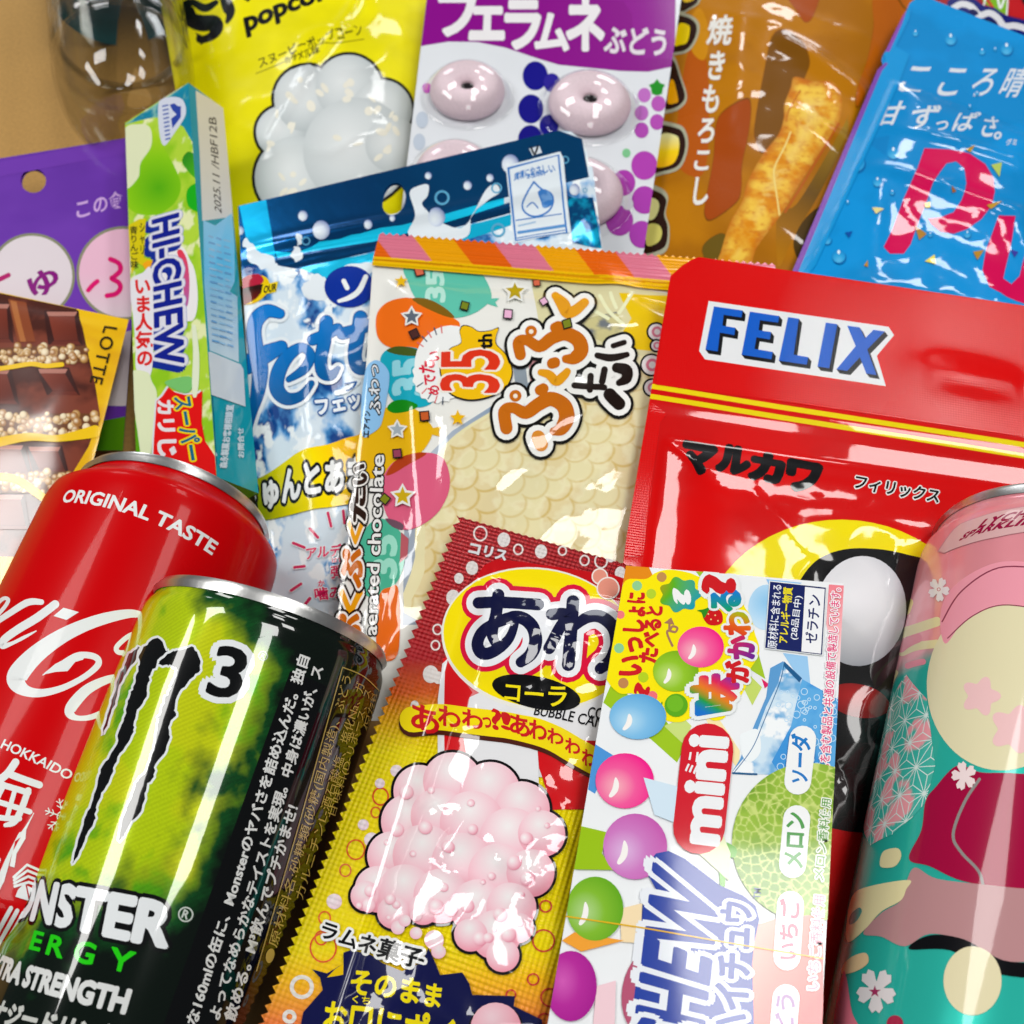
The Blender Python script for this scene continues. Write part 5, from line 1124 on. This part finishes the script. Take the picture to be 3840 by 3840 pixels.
gem(S, 370, 1235, 205, '#58a4d8', '#7cbce6', '#b4dcf2', ry=165, sa=150); gem(S, 275, 1700, 212, '#f00a88', '#f2589c', '#f6b0bc', ry=200, sa=150)
NV = '#14205e'
S.poly([(1320, 250), (1735, 296), (1708, 794), (1286, 744)], WHT); S.poly([(1327, 258), (1730, 302), (1703, 788), (1291, 738)], NV); S.poly([(1580, 296), (1722, 312), (1694, 780), (1553, 764)], '#eef0f2')
S.text('原材料に含まれる', [(1375, 745), (1412, 285), (1347, 278), (1304, 738)], '#e8ecf4', off=.012); S.text('アレルギー物質', [(1452, 705), (1492, 303), (1424, 298), (1386, 697)], '#e8d820', off=.03); S.text('(28品目中)', [(1530, 682), (1566, 366), (1500, 358), (1466, 672)], '#e8ecf4', off=.012); S.text('ゼラチン', [(1662, 706), (1696, 360), (1606, 352), (1578, 700)], NV, off=.02)
S.text('乳を含む製品と共通の設備で製造しています。', [(1752, 1645), (1838, 310), (1768, 302), (1678, 1632)], '#e0447c', off=.015, outl=[(.12, '#f4f0f2')])
fr(2050, 2840)
def melon(px, uv):
    d1, d2 = cells(uv[:, 0] / 1.9, uv[:, 1] / 1.9, 77); n = fbm(uv[:, 0] / 9, uv[:, 1] / 9, 78, 3)
    return mix(mix('#6c9a20', '#98bc3c', (n - .35) / .3), '#c8d878', 1 - np.clip((d2 - d1 - .05) / .16, 0, 1))
S.poly(ell(1905, 620, 565, 575, 0, 60), melon, res=5)
S.poly([(1240, 640), (1270, 610), (1370, 660), (1360, 730), (1300, 740), (1290, 930), (1255, 930), (1245, 760)], '#6cb43c', smooth=True)
S.poly([(1480, 1230), (1700, 1160), (2000, 1140), (2000, 2200), (1470, 2200)], lg((1500, 1300), (2000, 1700), '#f0a898', '#e87468', '#d83838'), res=1)  # red washed paler, reflection haze put into the colour
for p in ([(1250, 500), (1330, 700), (1320, 900), (1100, 700)],): S.poly(p, '#e6ecc0')
S.poly([(530, 1100), (690, 1060), (680, 1350), (540, 1340)], '#f4dcb0'); S.poly([(200, 1270), (560, 1330), (250, 1410), (110, 1330)], '#f0a030'); S.poly([(360, 1660), (500, 1620), (490, 2000), (330, 2000)], '#f0ccd4'); S.poly([(240, 500), (430, 545), (400, 700), (480, 820), (190, 815)], '#98c00c'); S.poly([(700, 150), (1000, 230), (930, 480), (780, 420)], '#d0e4f2')
gem(S, 640, 650, 232, '#c454ac', '#cc78c0', '#dcb4e0', ry=238, sa=160); gem(S, 350, 1100, 205, '#5ea406', '#80b828', '#b0d488', ry=232, sa=165); gem(S, 175, 1660, 188, '#a40c8c', '#b42498', '#d058b4', ry=255, shine=False); S.poly(ell(760, 1700, 215, 330, 10, 30), '#b45070')
fr(0, 0, 1)
S.poly(pill((2652, 2812), (2620, 3108), 97), '#d01428'); S.text('mini', [(2688, 3166), (2724, 2776), (2593, 2766), (2556, 3150)], '#eceef0', off=.05)
S.text('ミニ', [(2612, 2905), (2622, 2825), (2582, 2820), (2568, 2898)], '#eceef0', off=.03)
fr(2050, 2840); NB = '#163a9e'
S.poly([(735, 860), (745, 760), (790, 700), (880, 682), (1000, 740), (1250, 930), (1420, 1005), (1510, 1080), (1537, 1180), (1500, 1350), (1485, 1500), (1510, 2300), (570, 2300), (610, 1900), (650, 1600), (680, 1250), (700, 1040), (790, 960)], NB)
for t, q in (('HEW', [(1130, 1960), (1235, 1020), (790, 785), (665, 1860)]), ('HI-C', [(1010, 2900), (1120, 1990), (665, 1890), (560, 2800)])): S.text(t, q, NB, off=.035, outl=[(.115, '#e8ecf2')])
S.text('ハイチュウ', [(1440, 2080), (1480, 1060), (1270, 1050), (1190, 2060)], NB, off=.045, outl=[(.17, '#e8ecf2')])
S.text('TM', [(1545, 1030), (1550, 955), (1500, 950), (1495, 1025)], '#5a6a9a', off=.01)
def tag_pill(p, q, w, t, quad, c): S.poly(pill(p, q, w), '#f0f2f2'); S.text(t, quad, c, off=.035)
fr(2200, 2050); tag_pill((1562, 1400), (1525, 1705), 97, 'ソーダ', [(1598, 1722), (1620, 1372), (1482, 1362), (1470, 1708)], '#1878c4')
fr(2050, 2840); tag_pill((1808, 450), (1778, 782), 98, 'メロン', [(1848, 805), (1866, 412), (1738, 405), (1718, 792)], '#4a9a48'); tag_pill((1762, 1070), (1736, 1450), 98, 'いちご', [(1800, 1470), (1828, 1040), (1690, 1030), (1672, 1460)], '#e0607c'); tag_pill((1730, 1745), (1695, 2150), 98, 'ぶどう', [(1770, 2180), (1795, 1730), (1660, 1720), (1640, 2160)], '#9a6ca8')
fr(2840, 2840); S.text('メロン香料使用', [(476, 900), (528, 312), (462, 302), (396, 890)], '#5a9a3c', off=.012, outl=[(.13, '#eef2e6')]); S.text('いちご香料使用', [(440, 1690), (482, 1012), (405, 1002), (345, 1680)], '#e88098', off=.012, outl=[(.13, '#f6eaec')])
S.part('tear_strip'); fr(2050, 2840); S.stroke([(120, 1153), (700, 1240), (1300, 1345), (2000, 1462)], 11, '#e0b010', smooth=False, cap=False)

# ---- cans
def rectuv(S, u0, u1, d0, d1): return tess([[(u0, -d1), (u1, -d1), (u1, -d0), (u0, -d0)]])
S = coke.part('wall'); S.wrap(2.9, S.L, '#c60006')
fr(0, 1600); CW = '#e2e5e4'
S.text('ORIGINAL TASTE', [(447, 548), (1532, 928), (1582, 845), (482, 462)], CW, off=.03)
fr(0, 2200)
S.stroke([(1075, 215), (950, 195), (780, 225), (600, 285), (420, 375), (250, 500), (135, 630), (125, 700), (190, 755), (300, 770), (450, 735), (600, 660), (700, 580), (712, 530), (660, 500), (560, 500), (450, 555), (310, 640)], [30, 60, 80, 92, 110, 132, 150, 128, 80, 58, 46, 42, 46, 46, 46, 46, 34, 6], CW)
S.poly([(305, 640), (400, 560), (520, 500), (640, 478), (600, 530), (545, 545), (490, 612), (400, 618)], CW)
S.stroke([(900, 660), (790, 670), (640, 740), (540, 840), (505, 910), (550, 950), (660, 945), (800, 880), (900, 800)], [50, 56, 74, 84, 74, 40, 40, 44, 50], CW)
S.stroke([(1010, 330), (930, 360), (850, 430), (850, 470), (900, 478), (1000, 455)], 36, CW); S.stroke([(-60, 280), (60, 200), (200, 115), (300, 112)], [40, 44, 50, 40], CW); S.stroke([(400, 128), (270, 225), (130, 310), (30, 385), (20, 430), (90, 410), (180, 365), (262, 322)], [60, 62, 60, 56, 46, 26, 24, 8], CW); S.stroke([(-60, 170), (20, 90), (60, 95), (40, 140), (-20, 210)], 28, CW)
S.poly([(388, 213), (460, 153), (572, 185), (482, 242)], CW)
S.text('HOKKAIDO', [(3, 1168), (495, 1402), (537, 1345), (35, 1105)], CW, off=.02)
fr(0, 2840)
for p, w in (([(113, 36), (50, 122), (-40, 190)], 56), ([(60, 118), (170, 160), (285, 200)], 52), ([(0, 196), (205, 256)], 44), ([(205, 240), (150, 390), (100, 470), (40, 492)], [46, 48, 48, 30]), ([(25, 200), (-40, 330), (-90, 450)], 46), ([(-90, 300), (60, 345), (215, 395)], 40), ([(-90, 420), (20, 440), (140, 445)], 40), ([(112, 225), (50, 440)], 34)):
    S.stroke(p, w, CW)
S.text('道', [(-500, 900), (-130, 1050), (20, 690), (-350, 540)], CW, off=.035)
def flake(cx, cy, r):
    for k in range(6):
        a = math.radians(k * 60 + 20); e = np.array([math.cos(a), math.sin(a)]); c = np.array([cx, cy]); S.stroke([c, c + e * r], 9, CW, smooth=False)
        for f in (.5, .75):
            for s in (-1, 1):
                b = a + s * math.radians(50); S.stroke([c + e * r * f, c + e * r * f + np.array([math.cos(b), math.sin(b)]) * r * .25], 7, CW, smooth=False)
    S.ring(cx, cy, r * .33, 7, CW)
flake(452, 432, 130)
S.stroke([(245, 405), (205, 480), (160, 560)], [5, 12, 30], CW); S.poly([(140, 545), (190, 530), (185, 590), (120, 700), (105, 800), (70, 790), (90, 690), (30, 900), (-20, 1000), (-30, 900), (40, 740), (90, 640)], CW); S.poly([(110, 610), (150, 580), (95, 680)], '#c80008')
for i in range(4): S.stroke([(100 + i * 2, 870 + i * 22), (195 + i * 4, 780 + i * 42), (350, 850 + i * 36)], 20, CW, smooth=False)
S.poly([(130, 960), (170, 920), (300, 980), (270, 1060), (110, 1010)], CW); S.stroke([(190, 930), (210, 1030)], 10, '#b00010', smooth=False)
for i in range(4): S.stroke([(80 + i * 45, 1090 + i * 18), (-140 + i * 45, 1500 + i * 18)], 30, CW, smooth=False)
S.part('lid', M_ALU); S.wrap(0, 2.9, '#d0d0d0')

S = mons.part('wall'); fr(450, 2150)
ub = S.inv(nat([(1075, 1150)]))[0][0]; dL = S.L
def slime(px, uv):
    u, d = uv[:, 0], -uv[:, 1]; n = fbm(u / 7, d / 7, 90, 5); m = fbm(u / 2.2, d / 2.2, 93, 4)
    c = mix('#5aa80e', '#b6ce0c', (n - .26) / .22); c = mix(c, '#c6d010', (fbm(u / 12 + 5, d / 12, 97, 3) - .52) / .1)
    e = np.maximum((u - ub + 11) / 10 + (n - .5) * 2.6, np.maximum((9 - d + (u - ub + 22) * .7) / 8 + (n - .5) * 2, (d - 58 + (u - ub) * .55 + 6) / 11 + (n - .5) * 2.0))
    c = mix(c, '#0c4a1c', e * 1.1); c = mix(c, '#06120a', (e - .9) / .7 + (m - .5) * .8)
    k = .5 + .5 * np.sin((u * .8 + d) * 5.2); return c * (.86 + .2 * k[:, None])
S.wrap(2.9, S.L, slime, metal=.08, res=3)
S.tris(rectuv(S, ub, ub + 42, 15.5, dL - 2), '#050607')
fr(0, 2200); BK = '#08090a'; SW = '#e6eaec'
claws = [[(1010, 500), (1060, 420), (1140, 368), (1200, 450), (1212, 482), (1150, 560), (1100, 620), (1078, 700), (1062, 800), (1000, 900), (972, 1000), (960, 1080), (890, 1180), (832, 1290), (800, 1400), (742, 1500), (700, 1600), (682, 1700), (612, 1840), (575, 1935), (525, 2005), (545, 1930), (598, 1720), (648, 1600), (688, 1480), (720, 1370), (742, 1300), (828, 1180), (862, 1050), (898, 950), (930, 830), (958, 740), (985, 660), (1005, 560)],
         [(1150, 542), (1240, 472), (1300, 462), (1390, 430), (1442, 500), (1452, 600), (1382, 680), (1300, 770), (1265, 880), (1272, 930), (1222, 1020), (1232, 1090), (1200, 1190), (1132, 1290), (1112, 1380), (1062, 1450), (1042, 1560), (1012, 1640), (942, 1720), (900, 1800), (862, 1838), (900, 1640), (958, 1500), (1000, 1400), (1078, 1300), (1118, 1150), (1140, 1050), (1150, 950), (1182, 860), (1210, 780), (1240, 720), (1272, 640), (1280, 590), (1220, 568), (1170, 575)],
         [(905, 560), (950, 470), (1010, 440), (985, 520), (935, 600), (870, 720), (830, 860), (790, 980), (745, 1080), (770, 960), (810, 820), (850, 690)]]
rs = np.random.default_rng(11)
for p in claws:
    q = catmull(p, 4, True); q = q + rs.uniform(-7, 7, q.shape); d = np.roll(q, -1, 0) - np.roll(q, 1, 0); d /= np.linalg.norm(d, axis=1, keepdims=True) + 1e-6; nn = np.stack([d[:, 1], -d[:, 0]], -1)
    S.poly(q + nn * 15, SW); S.poly(q - nn * 2, BK)
def mq(cx, cy, hw, hh): r = np.array([.936, .353]) * hw; u = np.array([.353, -.936]) * hh; c = np.array([cx, cy]); return [c - r - u, c + r - u, c + r + u, c - r + u]
S.text('3', [(1498, 775), (1712, 815), (1806, 470), (1592, 430)], BK, off=.025, outl=[(.115, SW)]); S.ring(1905, 502, 36, 9, '#b8c4b8'); S.text('R', mq(1905, 502, 14, 19), '#b8c4b8', off=.03)
fr(0, 2840)
Q = S.inv(nat([(383, 1205), (1195, 1372), (1272, 1075), (440, 925)])); wv = Q[1] - Q[0]
Qm = [Q[0] - wv * .98, Q[0] - wv * .03, Q[3] - wv * .03, Q[3] - wv * .98]
for t, q in (('STER', Q), ('MON', Qm)): S.text(t, q, SW, off=.05, outl=[(.12, BK)], raw=True)
S.ring(1345, 1138, 56, 11, '#c4ccc4'); S.text('R', mq(1345, 1138, 22, 30), '#c4ccc4', off=.03)
GR = '#22cc10'
for t, q in (('E', [(215, 1385), (285, 1402), (320, 1275), (255, 1258)]), ('R', [(335, 1422), (445, 1452), (478, 1312), (375, 1288)]), ('G', [(525, 1470), (662, 1505), (702, 1358), (568, 1325)]), ('Y', [(800, 1530), (925, 1562), (978, 1418), (818, 1380)])): S.text(t, q, GR, off=.03)
Q = S.inv(nat([(162, 1652), (900, 1852), (948, 1690), (212, 1512)])); wv = Q[1] - Q[0]
for t, q in (('STRENGTH', Q), ('EXTRA', [Q[0] - wv * .7, Q[0] - wv * .06, Q[3] - wv * .06, Q[3] - wv * .7])): S.text(t, q, '#dcdedc', off=.06, raw=True)
S.text('ナジードリンク', [(-60, 1905), (800, 2095), (850, 1950), (0, 1755)], '#c8cac4', off=.05)
fr(0, 0, 1)
def up_line(t, bot, top, h, c, off): p = np.array(bot, float); q = np.array(top, float); s = np.array([.936, .353]) * h / 2; S.text(t, [p + s, q + s, q - s, p - s], c, off=off)
up_line('な160mlの缶に、Monsterのヤバさを詰め込んだ。独自', (716, 3838), (1140, 2460), 47, '#e4e6e4', .03); up_line('よってなめらかなテイストを実現。中身は濃いが、ス', (800, 3818), (1192, 2500), 46, '#e4e6e4', .03); up_line('飲める。M³飲んでプチかませ!', (858, 3825), (1096, 3022), 47, '#e4e6e4', .03)
GD = '#b49a52'
up_line('●原材料名:砂糖類(砂糖(国内製造)、ぶどう', (1005, 3610), (1304, 2536), 44, GD, .004); up_line('カルニチンL-酒石酸塩、塩化Na、ガ', (1118, 3370), (1352, 2560), 38, GD, .002); up_line('甘味料(D-リボース、ス', (1240, 3066), (1380, 2586), 34, GD, .002); up_line('保存料', (1368, 2740), (1405, 2600), 26, GD, .002)
S.stroke([(1283, 2502), (1120, 3090), (960, 3640)], 4, GD, smooth=False); S.stroke([(1283, 2502), (1360, 2535), (1420, 2590)], 4, GD)
S.part('lid', M_ALU); S.wrap(0, 2.9, '#d0d0d0')

S = lych.part('wall'); fr(2840, 2000)
def pinkteal(px, uv):
    d = -uv[:, 1]; u = uv[:, 0]; n = fbm(u / 9, d / 9, 60, 3); t = (d - 44 + (n - .5) * 8) / 5
    return mix(mix('#f0a6b0', '#ec96a0', (n - .4) / .2), '#2cb8a8', t)
S.wrap(2.9, S.L, pinkteal, metal=.2, res=2)
CR = '#e8dca8'
for p, w, c in (([(1000, 740), (1150, 690), (1300, 640)], 70, CR), ([(1080, 560), (1100, 500)], 60, '#f0d890'), ([(1050, 860), (1150, 820), (1300, 800)], 60, CR), ([(1090, 960), (1200, 930)], 44, '#ee8ea0'), ([(1040, 830), (1160, 760)], 70, '#e88a9a'), ([(1000, 1010), (940, 1100)], 44, CR)): S.stroke(p, w, c)
# plain discs and hills in the drawing's colours, a generic stand-in for the figure on the can
S.poly(ell(1790, 1080, 560, 640, 8, 60), '#e4dcb4'); S.poly([(1330, 560), (1450, 360), (1750, 210), (2100, 240), (2500, 400), (2500, 800), (2000, 560), (1750, 520), (1500, 640), (1360, 800)], '#ee9cac', smooth=True)
S.stroke([(1340, 640), (1480, 420), (1750, 250), (2100, 260)], 10, '#8a3a50'); S.stroke([(1380, 760), (1560, 600), (1780, 520), (2100, 560)], 8, '#8a3a50')
for (x, y, r) in ((1620, 1180, 120), (1860, 1420, 150)): 
    S.poly(np.vstack([[(x + r * (1 + .22 * math.cos(5 * t)) * math.cos(t), y + r * (1 + .22 * math.cos(5 * t)) * math.sin(t))] for t in np.linspace(0, 6.283, 60, endpoint=False)]), '#f0c4c4')
fr(2840, 2840)
AS = '#dff0ea'
S.clip_uv = hull(S.inv(nat([(850, -300), (1080, -600), (1230, -420), (1290, 60), (1220, 330), (1120, 440), (980, 560), (820, 640), (770, 480)])))
S.poly([(700, -700), (1400, -700), (1400, 800), (700, 800)], speck('#f0a0a8', '#40b8a8', 6, 61, lo=.45, hi=.5), res=2)
lay0 = S.layer + 1; uc = S.inv(nat([(1000, 100)]))[0]; g_ = 7.2
for i in range(-4, 5):
    for j in range(-7, 8):
        c = uc + np.array([(i + .5 * (j % 2)) * g_, j * g_ * .866])
        for k in range(12):
            a = math.radians(k * 30); e = np.array([math.cos(a), math.sin(a)]) * g_ * (.577 if k % 2 else .5); m = np.array([-e[1], e[0]]) / np.linalg.norm(e) * .11
            S.tris(np.array([[c - m, c + e - m, c + e + m], [c - m, c + e + m, c + m]]), AS, lay=lay0 + .03 * (k % 5))
S.layer += 3; S.clip_uv = None
S.poly([(1100, 735), (1190, 530), (1220, 320), (1290, 220), (1450, 60), (1620, 110), (1900, 120), (2500, 200), (2500, 960), (1900, 950), (1500, 900), (1250, 790)], '#a0083c', smooth=True); S.stroke([(1610, 160), (1500, 330), (1420, 560), (1480, 690), (1600, 820), (1640, 940)], 22, '#8e8a88')
S.poly([(770, 1275), (900, 1130), (1040, 1040), (1090, 880), (1150, 800), (1300, 880), (1620, 920), (1900, 950), (2500, 1000), (2500, 1400), (1780, 1480), (1500, 1330), (1250, 1280), (1070, 1370), (900, 1300)], '#b8888a', smooth=True)
S.poly([(1250, 1290), (1500, 1320), (1780, 1470), (2100, 1500), (2100, 1600), (1700, 1560), (1400, 1400), (1100, 1390)], '#0c0c10', smooth=True); S.poly(ell(1560, 1620, 210, 250, 0, 40), '#e4dab2')
for pts, c in (([(690, 1010), (800, 940), (1100, 890), (1080, 960), (1040, 1040), (900, 1120), (780, 1250), (660, 1340), (650, 1200)], CR), ([(680, 1140), (740, 1090), (760, 1120), (720, 1190), (670, 1210)], '#1c9a90'), ([(890, 760), (920, 680), (1020, 660), (1045, 720), (1000, 790), (910, 800)], CR), ([(630, 1500), (700, 1440), (790, 1420), (805, 1490), (720, 1550), (620, 1570)], '#e8c898'), ([(620, 1580), (650, 1600), (690, 1850), (750, 1990), (560, 1990)], '#e8788c')): S.poly(pts, c, smooth=True)
def blossom(cx, cy, r, c, rot=0):
    P = []
    for k in range(5):
        a = math.radians(k * 72 + rot)
        for da, rr in ((-34, .42), (-26, .86), (-10, 1.04), (0, .9), (10, 1.04), (26, .86), (34, .42)):
            P.append((cx + r * rr * math.cos(a + math.radians(da)), cy + 1.15 * r * rr * math.sin(a + math.radians(da))))
    S.poly(P, c)
blossom(865, 1690, 140, '#e2dcdc', 20); S.poly(star(855, 1700, 46, 18, 5), '#a0305c'); S.disc(1000, 1930, 60, '#a82848')
fr(2840, 2000); blossom(1318, 408, 76, '#efe8ea', 10); S.ring(1318, 408, 14, 5, '#d06a80', n=10); blossom(1500, 1760, 90, '#f0dcdc', 40)
fr(3400, 1700, 440 / 1932)
lb = [(540, 1610), (620, 1490), (800, 1250), (900, 1170), (1200, 1060), (1500, 970), (1932, 885), (2600, 800), (2700, 1180), (1932, 1300), (1500, 1380), (1000, 1500), (640, 1640)]
q = np.array(lb, float); S.poly(q.mean(0) + (q - q.mean(0)) * 1.035, '#c89098'); S.poly(lb, '#dcb0b0')
LR = '#960c3e'
S.text('LYCHEE', [(1180, 1240), (2350, 1010), (2400, 900), (1260, 1110)], LR, off=.05, shear=.25, space=1.15); S.text('SPARKLING', [(870, 1445), (2500, 1150), (2540, 1035), (960, 1325)], LR, off=.05, shear=.25, space=1.1)
S.part('lid', M_ALU); S.wrap(0, 2.9, '#b8b8b4')

# ------------------------------------------------------------------ ring sweets under clear blisters, bottle, table
M_CANDY = plain_mat('pressed sugar', '#efd8e0', .6, bump=.35, bscale=1500, vary=.07)
M_HOLE_SHADE = plain_mat('painted shade in the sweet', '#141012', .2)  # near-black colour stands in for shade inside the hole
M_BLISTER = clear_mat('clear blister', alpha=.06)
def lathe(name, prof, origin, ex, ey, ez, mat, parent=None, n=48, closed=False):
    """turned shape; prof = [(radius, height)]"""
    t = np.linspace(0, 2 * math.pi, n, endpoint=False); p = np.array(prof, float); m = len(p)
    P = np.array([origin + r * (math.cos(a) * ex + math.sin(a) * ey) + h * ez for r, h in p for a in t]); F = []
    for i in range(m - 1):
        for k in range(n):
            a, b = i * n + k, i * n + (k + 1) % n; F += [(a, b, b + n), (a, b + n, a + n)]
    me = bpy.data.meshes.new(name); me.from_pydata([tuple(v / 1000) for v in P], [], F); me.polygons.foreach_set('use_smooth', [True] * len(F)); me.update()
    me.materials.append(mat); o = bpy.data.objects.new(name, me); SC.collection.objects.link(o)
    if parent is not None: attach(o, parent)
    return o
def smooth_prof(p, n=6): return catmull(p, n).tolist()
fr(1500, 0)
SWEETS = []
for cx, cy, s in ((488, 650, 1.0), (1375, 742, 1.1), (395, 1240, 1.0), (1300, 1385, 1.1)):
    c = fue.plane(nat([(cx, cy)]), 3.5)[0]; SWEETS.append((c - fue.n * 3.5, s))
    r = 14.4 * s
    prof = smooth_prof([(2.5, .2), (2.5, 4.6), (3.0, 6.0), (5.0, 7.6), (8.6, 8.7), (11.6, 7.7), (13.8, 5.0), (14.6, 2.6), (13.8, .5), (11, .1)])
    prof = [(a * s, b) for a, b in prof]
    o = lathe('ring_candy', prof, np.zeros(3), fue.U, fue.V, fue.n, M_CANDY); o.location = (c - fue.n * 3.3) / 1000
    lathe('hole_shade_plug', [(2.7, 4.6), (2.0, 4.2), (0.01, 4.0)], np.zeros(3), fue.U, fue.V, fue.n, M_HOLE_SHADE).parent = o  # added dark plug, gives the through hole its shade
    o['category'] = 'candy'; o['group'] = 'ring candies in the clear blister card'
    lab = {488: 'pale pink ring candy in the upper left blister, beside the yellow bag', 1375: 'pale pink ring candy in the upper right blister, above the dark blue pouch corner', 395: 'pale pink ring candy peeking over the dark blue pouch edge', 1300: 'pale pink ring candy half hidden behind the right end of the dark blue pouch'}
    o['label'] = lab[cx]
t_fue = thing('blister_pack', 'white and purple candy card with grape print and clear domes over ring candies', 'candy pack', fue.O)
fue.build(t_fue, M_CARD); fue.back(t_fue, M_SIDE, '#d8d8d8', .4)
cap = [(19.5 * math.sin(a), 19.5 * math.cos(a) - 7.5) for a in np.linspace(math.asin(18 / 19.5), 0.001, 16)]
for c, s in SWEETS:
    lathe('blister_dome', [(18.6 * s, .2)] + [(a * s, b + .15) for a, b in cap], c, fue.U, fue.V, fue.n, M_BLISTER, t_fue)
# bottle
M_PET = clear_mat('clear bottle plastic', '#fdfdfc', .05); M_WATER = clear_mat('water in the bottle', '#ecebe6', .0); M_LABEL = plain_mat('teal bottle label', '#0f6c78', .3, vary=.25, bscale=60)
frov()
b0, b1 = at_h(nat([(196, -190)]), 28)[0], at_h(nat([(246, 236)]), 24)[0]
ba = nrm(b1 - b0); bx = nrm(np.cross(ba, [0, 0, 1.])); by = np.cross(bx, ba); BL_ = np.linalg.norm(b1 - b0)
def bprof(k): return [(r * k, h) for r, h in smooth_prof([(27, 0), (27, BL_ - 62), (25.8, BL_ - 58), (26.8, BL_ - 54), (26.9, BL_ - 44), (25.6, BL_ - 40), (26.6, BL_ - 36), (26.3, BL_ - 26), (24, BL_ - 12), (20.5, BL_ - 3), (17, BL_ + 2), (14, BL_ + 1.5), (5, BL_ - 2), (0.02, BL_ - 3)], 5)]
t = thing('drink_bottle', 'clear plastic drink bottle with a teal label lying on the brown table', 'bottle', b0)
lathe('bottle_wall', bprof(1), b0, bx, by, ba, M_PET, t, 64); lathe('bottle_water', bprof(.955), b0, bx, by, ba, M_WATER, t, 48)
lathe('bottle_label', [(27.2, 0), (27.25, BL_ - 88), (27.1, BL_ - 87)], b0, bx, by, ba, M_LABEL, t, 64)

# ------------------------------------------------------------------ put it all together
def bag(S, name, label, cat, mat, backcol, depth=2.0):
    t = thing(name, label, cat, S.O); S.build(t, mat); S.back(t, M_SIDE if backcol is None else mat, backcol or '#cfcfcf', depth); return t
bag(corn, 'snack_bag', 'brown and orange snack bag showing one long yellow corn puff', 'snack bag', M_BAG, '#b87404')
bag(pop, 'popcorn_bag', 'bright yellow popcorn bag with black lettering and a white popped kernel', 'snack bag', M_BAGSOFT, '#e2d800')
bag(mys, 'dark_packet', 'black, red and green packet behind the top edge of the blue gummy bag', 'packet', M_BAG, '#202020', .5)
bag(pure, 'gummy_bag', 'sky blue gummy bag with a crimson letter and printed water drops', 'candy bag', M_BAG, '#0a84c8')
bag(purp, 'candy_bag', 'purple candy bag with a round hanging hole and pale pink circles', 'candy bag', M_BAGSOFT, '#6c38aa')
bag(choc, 'chocolate_packet', 'yellow chocolate packet printed with nutty brown chocolate squares', 'chocolate', M_GLOSSCARD, '#e0b010')
bag(fett, 'gummy_pouch', 'dark blue and icy white foil gummy pouch with a hanging hole', 'candy pouch', M_FOIL, '#0d4c86')
bag(puku, 'wafer_bag', 'white and cream wafer bag with printed balloons and a striped serrated top', 'snack bag', M_BAG, '#e6e0c0')
bag(felix, 'gum_bag', 'glossy red gum bag with blue and white lettering and yellow stripes', 'candy bag', M_BAG, '#c80004')
bag(awa, 'bubble_candy_sachet', 'red and yellow foil sachet with serrated edges and a pink foam print', 'candy sachet', M_GRID, '#d8b010')
t = thing('chew_stick', 'green and teal stick box of chewy candy standing on its edge', 'candy box', sA)
stick_front.build(t, M_WRAP); stick_side.build(t, M_WRAP)
for f, n, c in zip(stick_rest, ('end_face', 'end_face', 'under_face', 'under_face'), ('#8a9a90', '#8a9a90', '#1aa090', '#7cb81c')): f.part(n); f.full(c); f.build(t, M_WRAP)
t = thing('mini_chew_box', 'small white box of chewy candy with coloured balls and a red tag', 'candy box', mTL)
mini_front.build(t, M_WRAP)
for f, c in zip(mini_rest, ('#7c705c', '#b0b4b8', '#20242c', '#c0c0c0', '#c8c8c8')): f.part('side_face'); f.full(c); f.build(t, M_WRAP)
def can(S, name, label, mat):
    t = thing(name, label, 'drink can', S.O); S.build(t, mat)
    pr = S.prof; lidr = pr[1][0]
    lathe('lid_panel', [(lidr, 0.05), (lidr - .8, 2.2), (lidr - 2.2, 3.4), (lidr - 3.2, 2.2), (0.02, 2.0)], S.O, S.e1, S.e2, S.a, M_ALU, t)
    lathe('pull_tab', [(7, 1.2), (7, .6), (4, .6), (4, 1.2), (7, 1.2)], S.O + S.e1 * 6, S.e1, S.e2, S.a, M_ALU, t, 24)
    lathe('base', [(pr[1][-1], S.L), (pr[1][-1] - 2, S.L + .4), (pr[1][-1] - 5, S.L - 2), (0.02, S.L - 6)], S.O, S.e1, S.e2, S.a, M_ALU, t); return t
can(coke, 'red_cola_can', 'red cola can with white script lying at the left edge', M_CANSATIN)
can(mons, 'energy_drink_can', 'short green and black energy drink can lying in front of the red can', M_CAN)
can(lych, 'pink_soda_can', 'pink and teal lychee soda can lying at the right edge', M_CANSOFT)
M_TABLE = plain_mat('brown kraft board', '#b28846', .75, bump=.35, bscale=750, vary=.1)
nt = M_TABLE.node_tree; 
P = np.array([(-2500, -2500, 0), (2500, -2500, 0), (2500, 2500, 0), (-2500, 2500, 0)], float)
o = mesh_obj('table_top', P, None, None, None, M_TABLE, faces=[(0, 1, 2), (0, 2, 3)]); o['kind'] = 'structure'
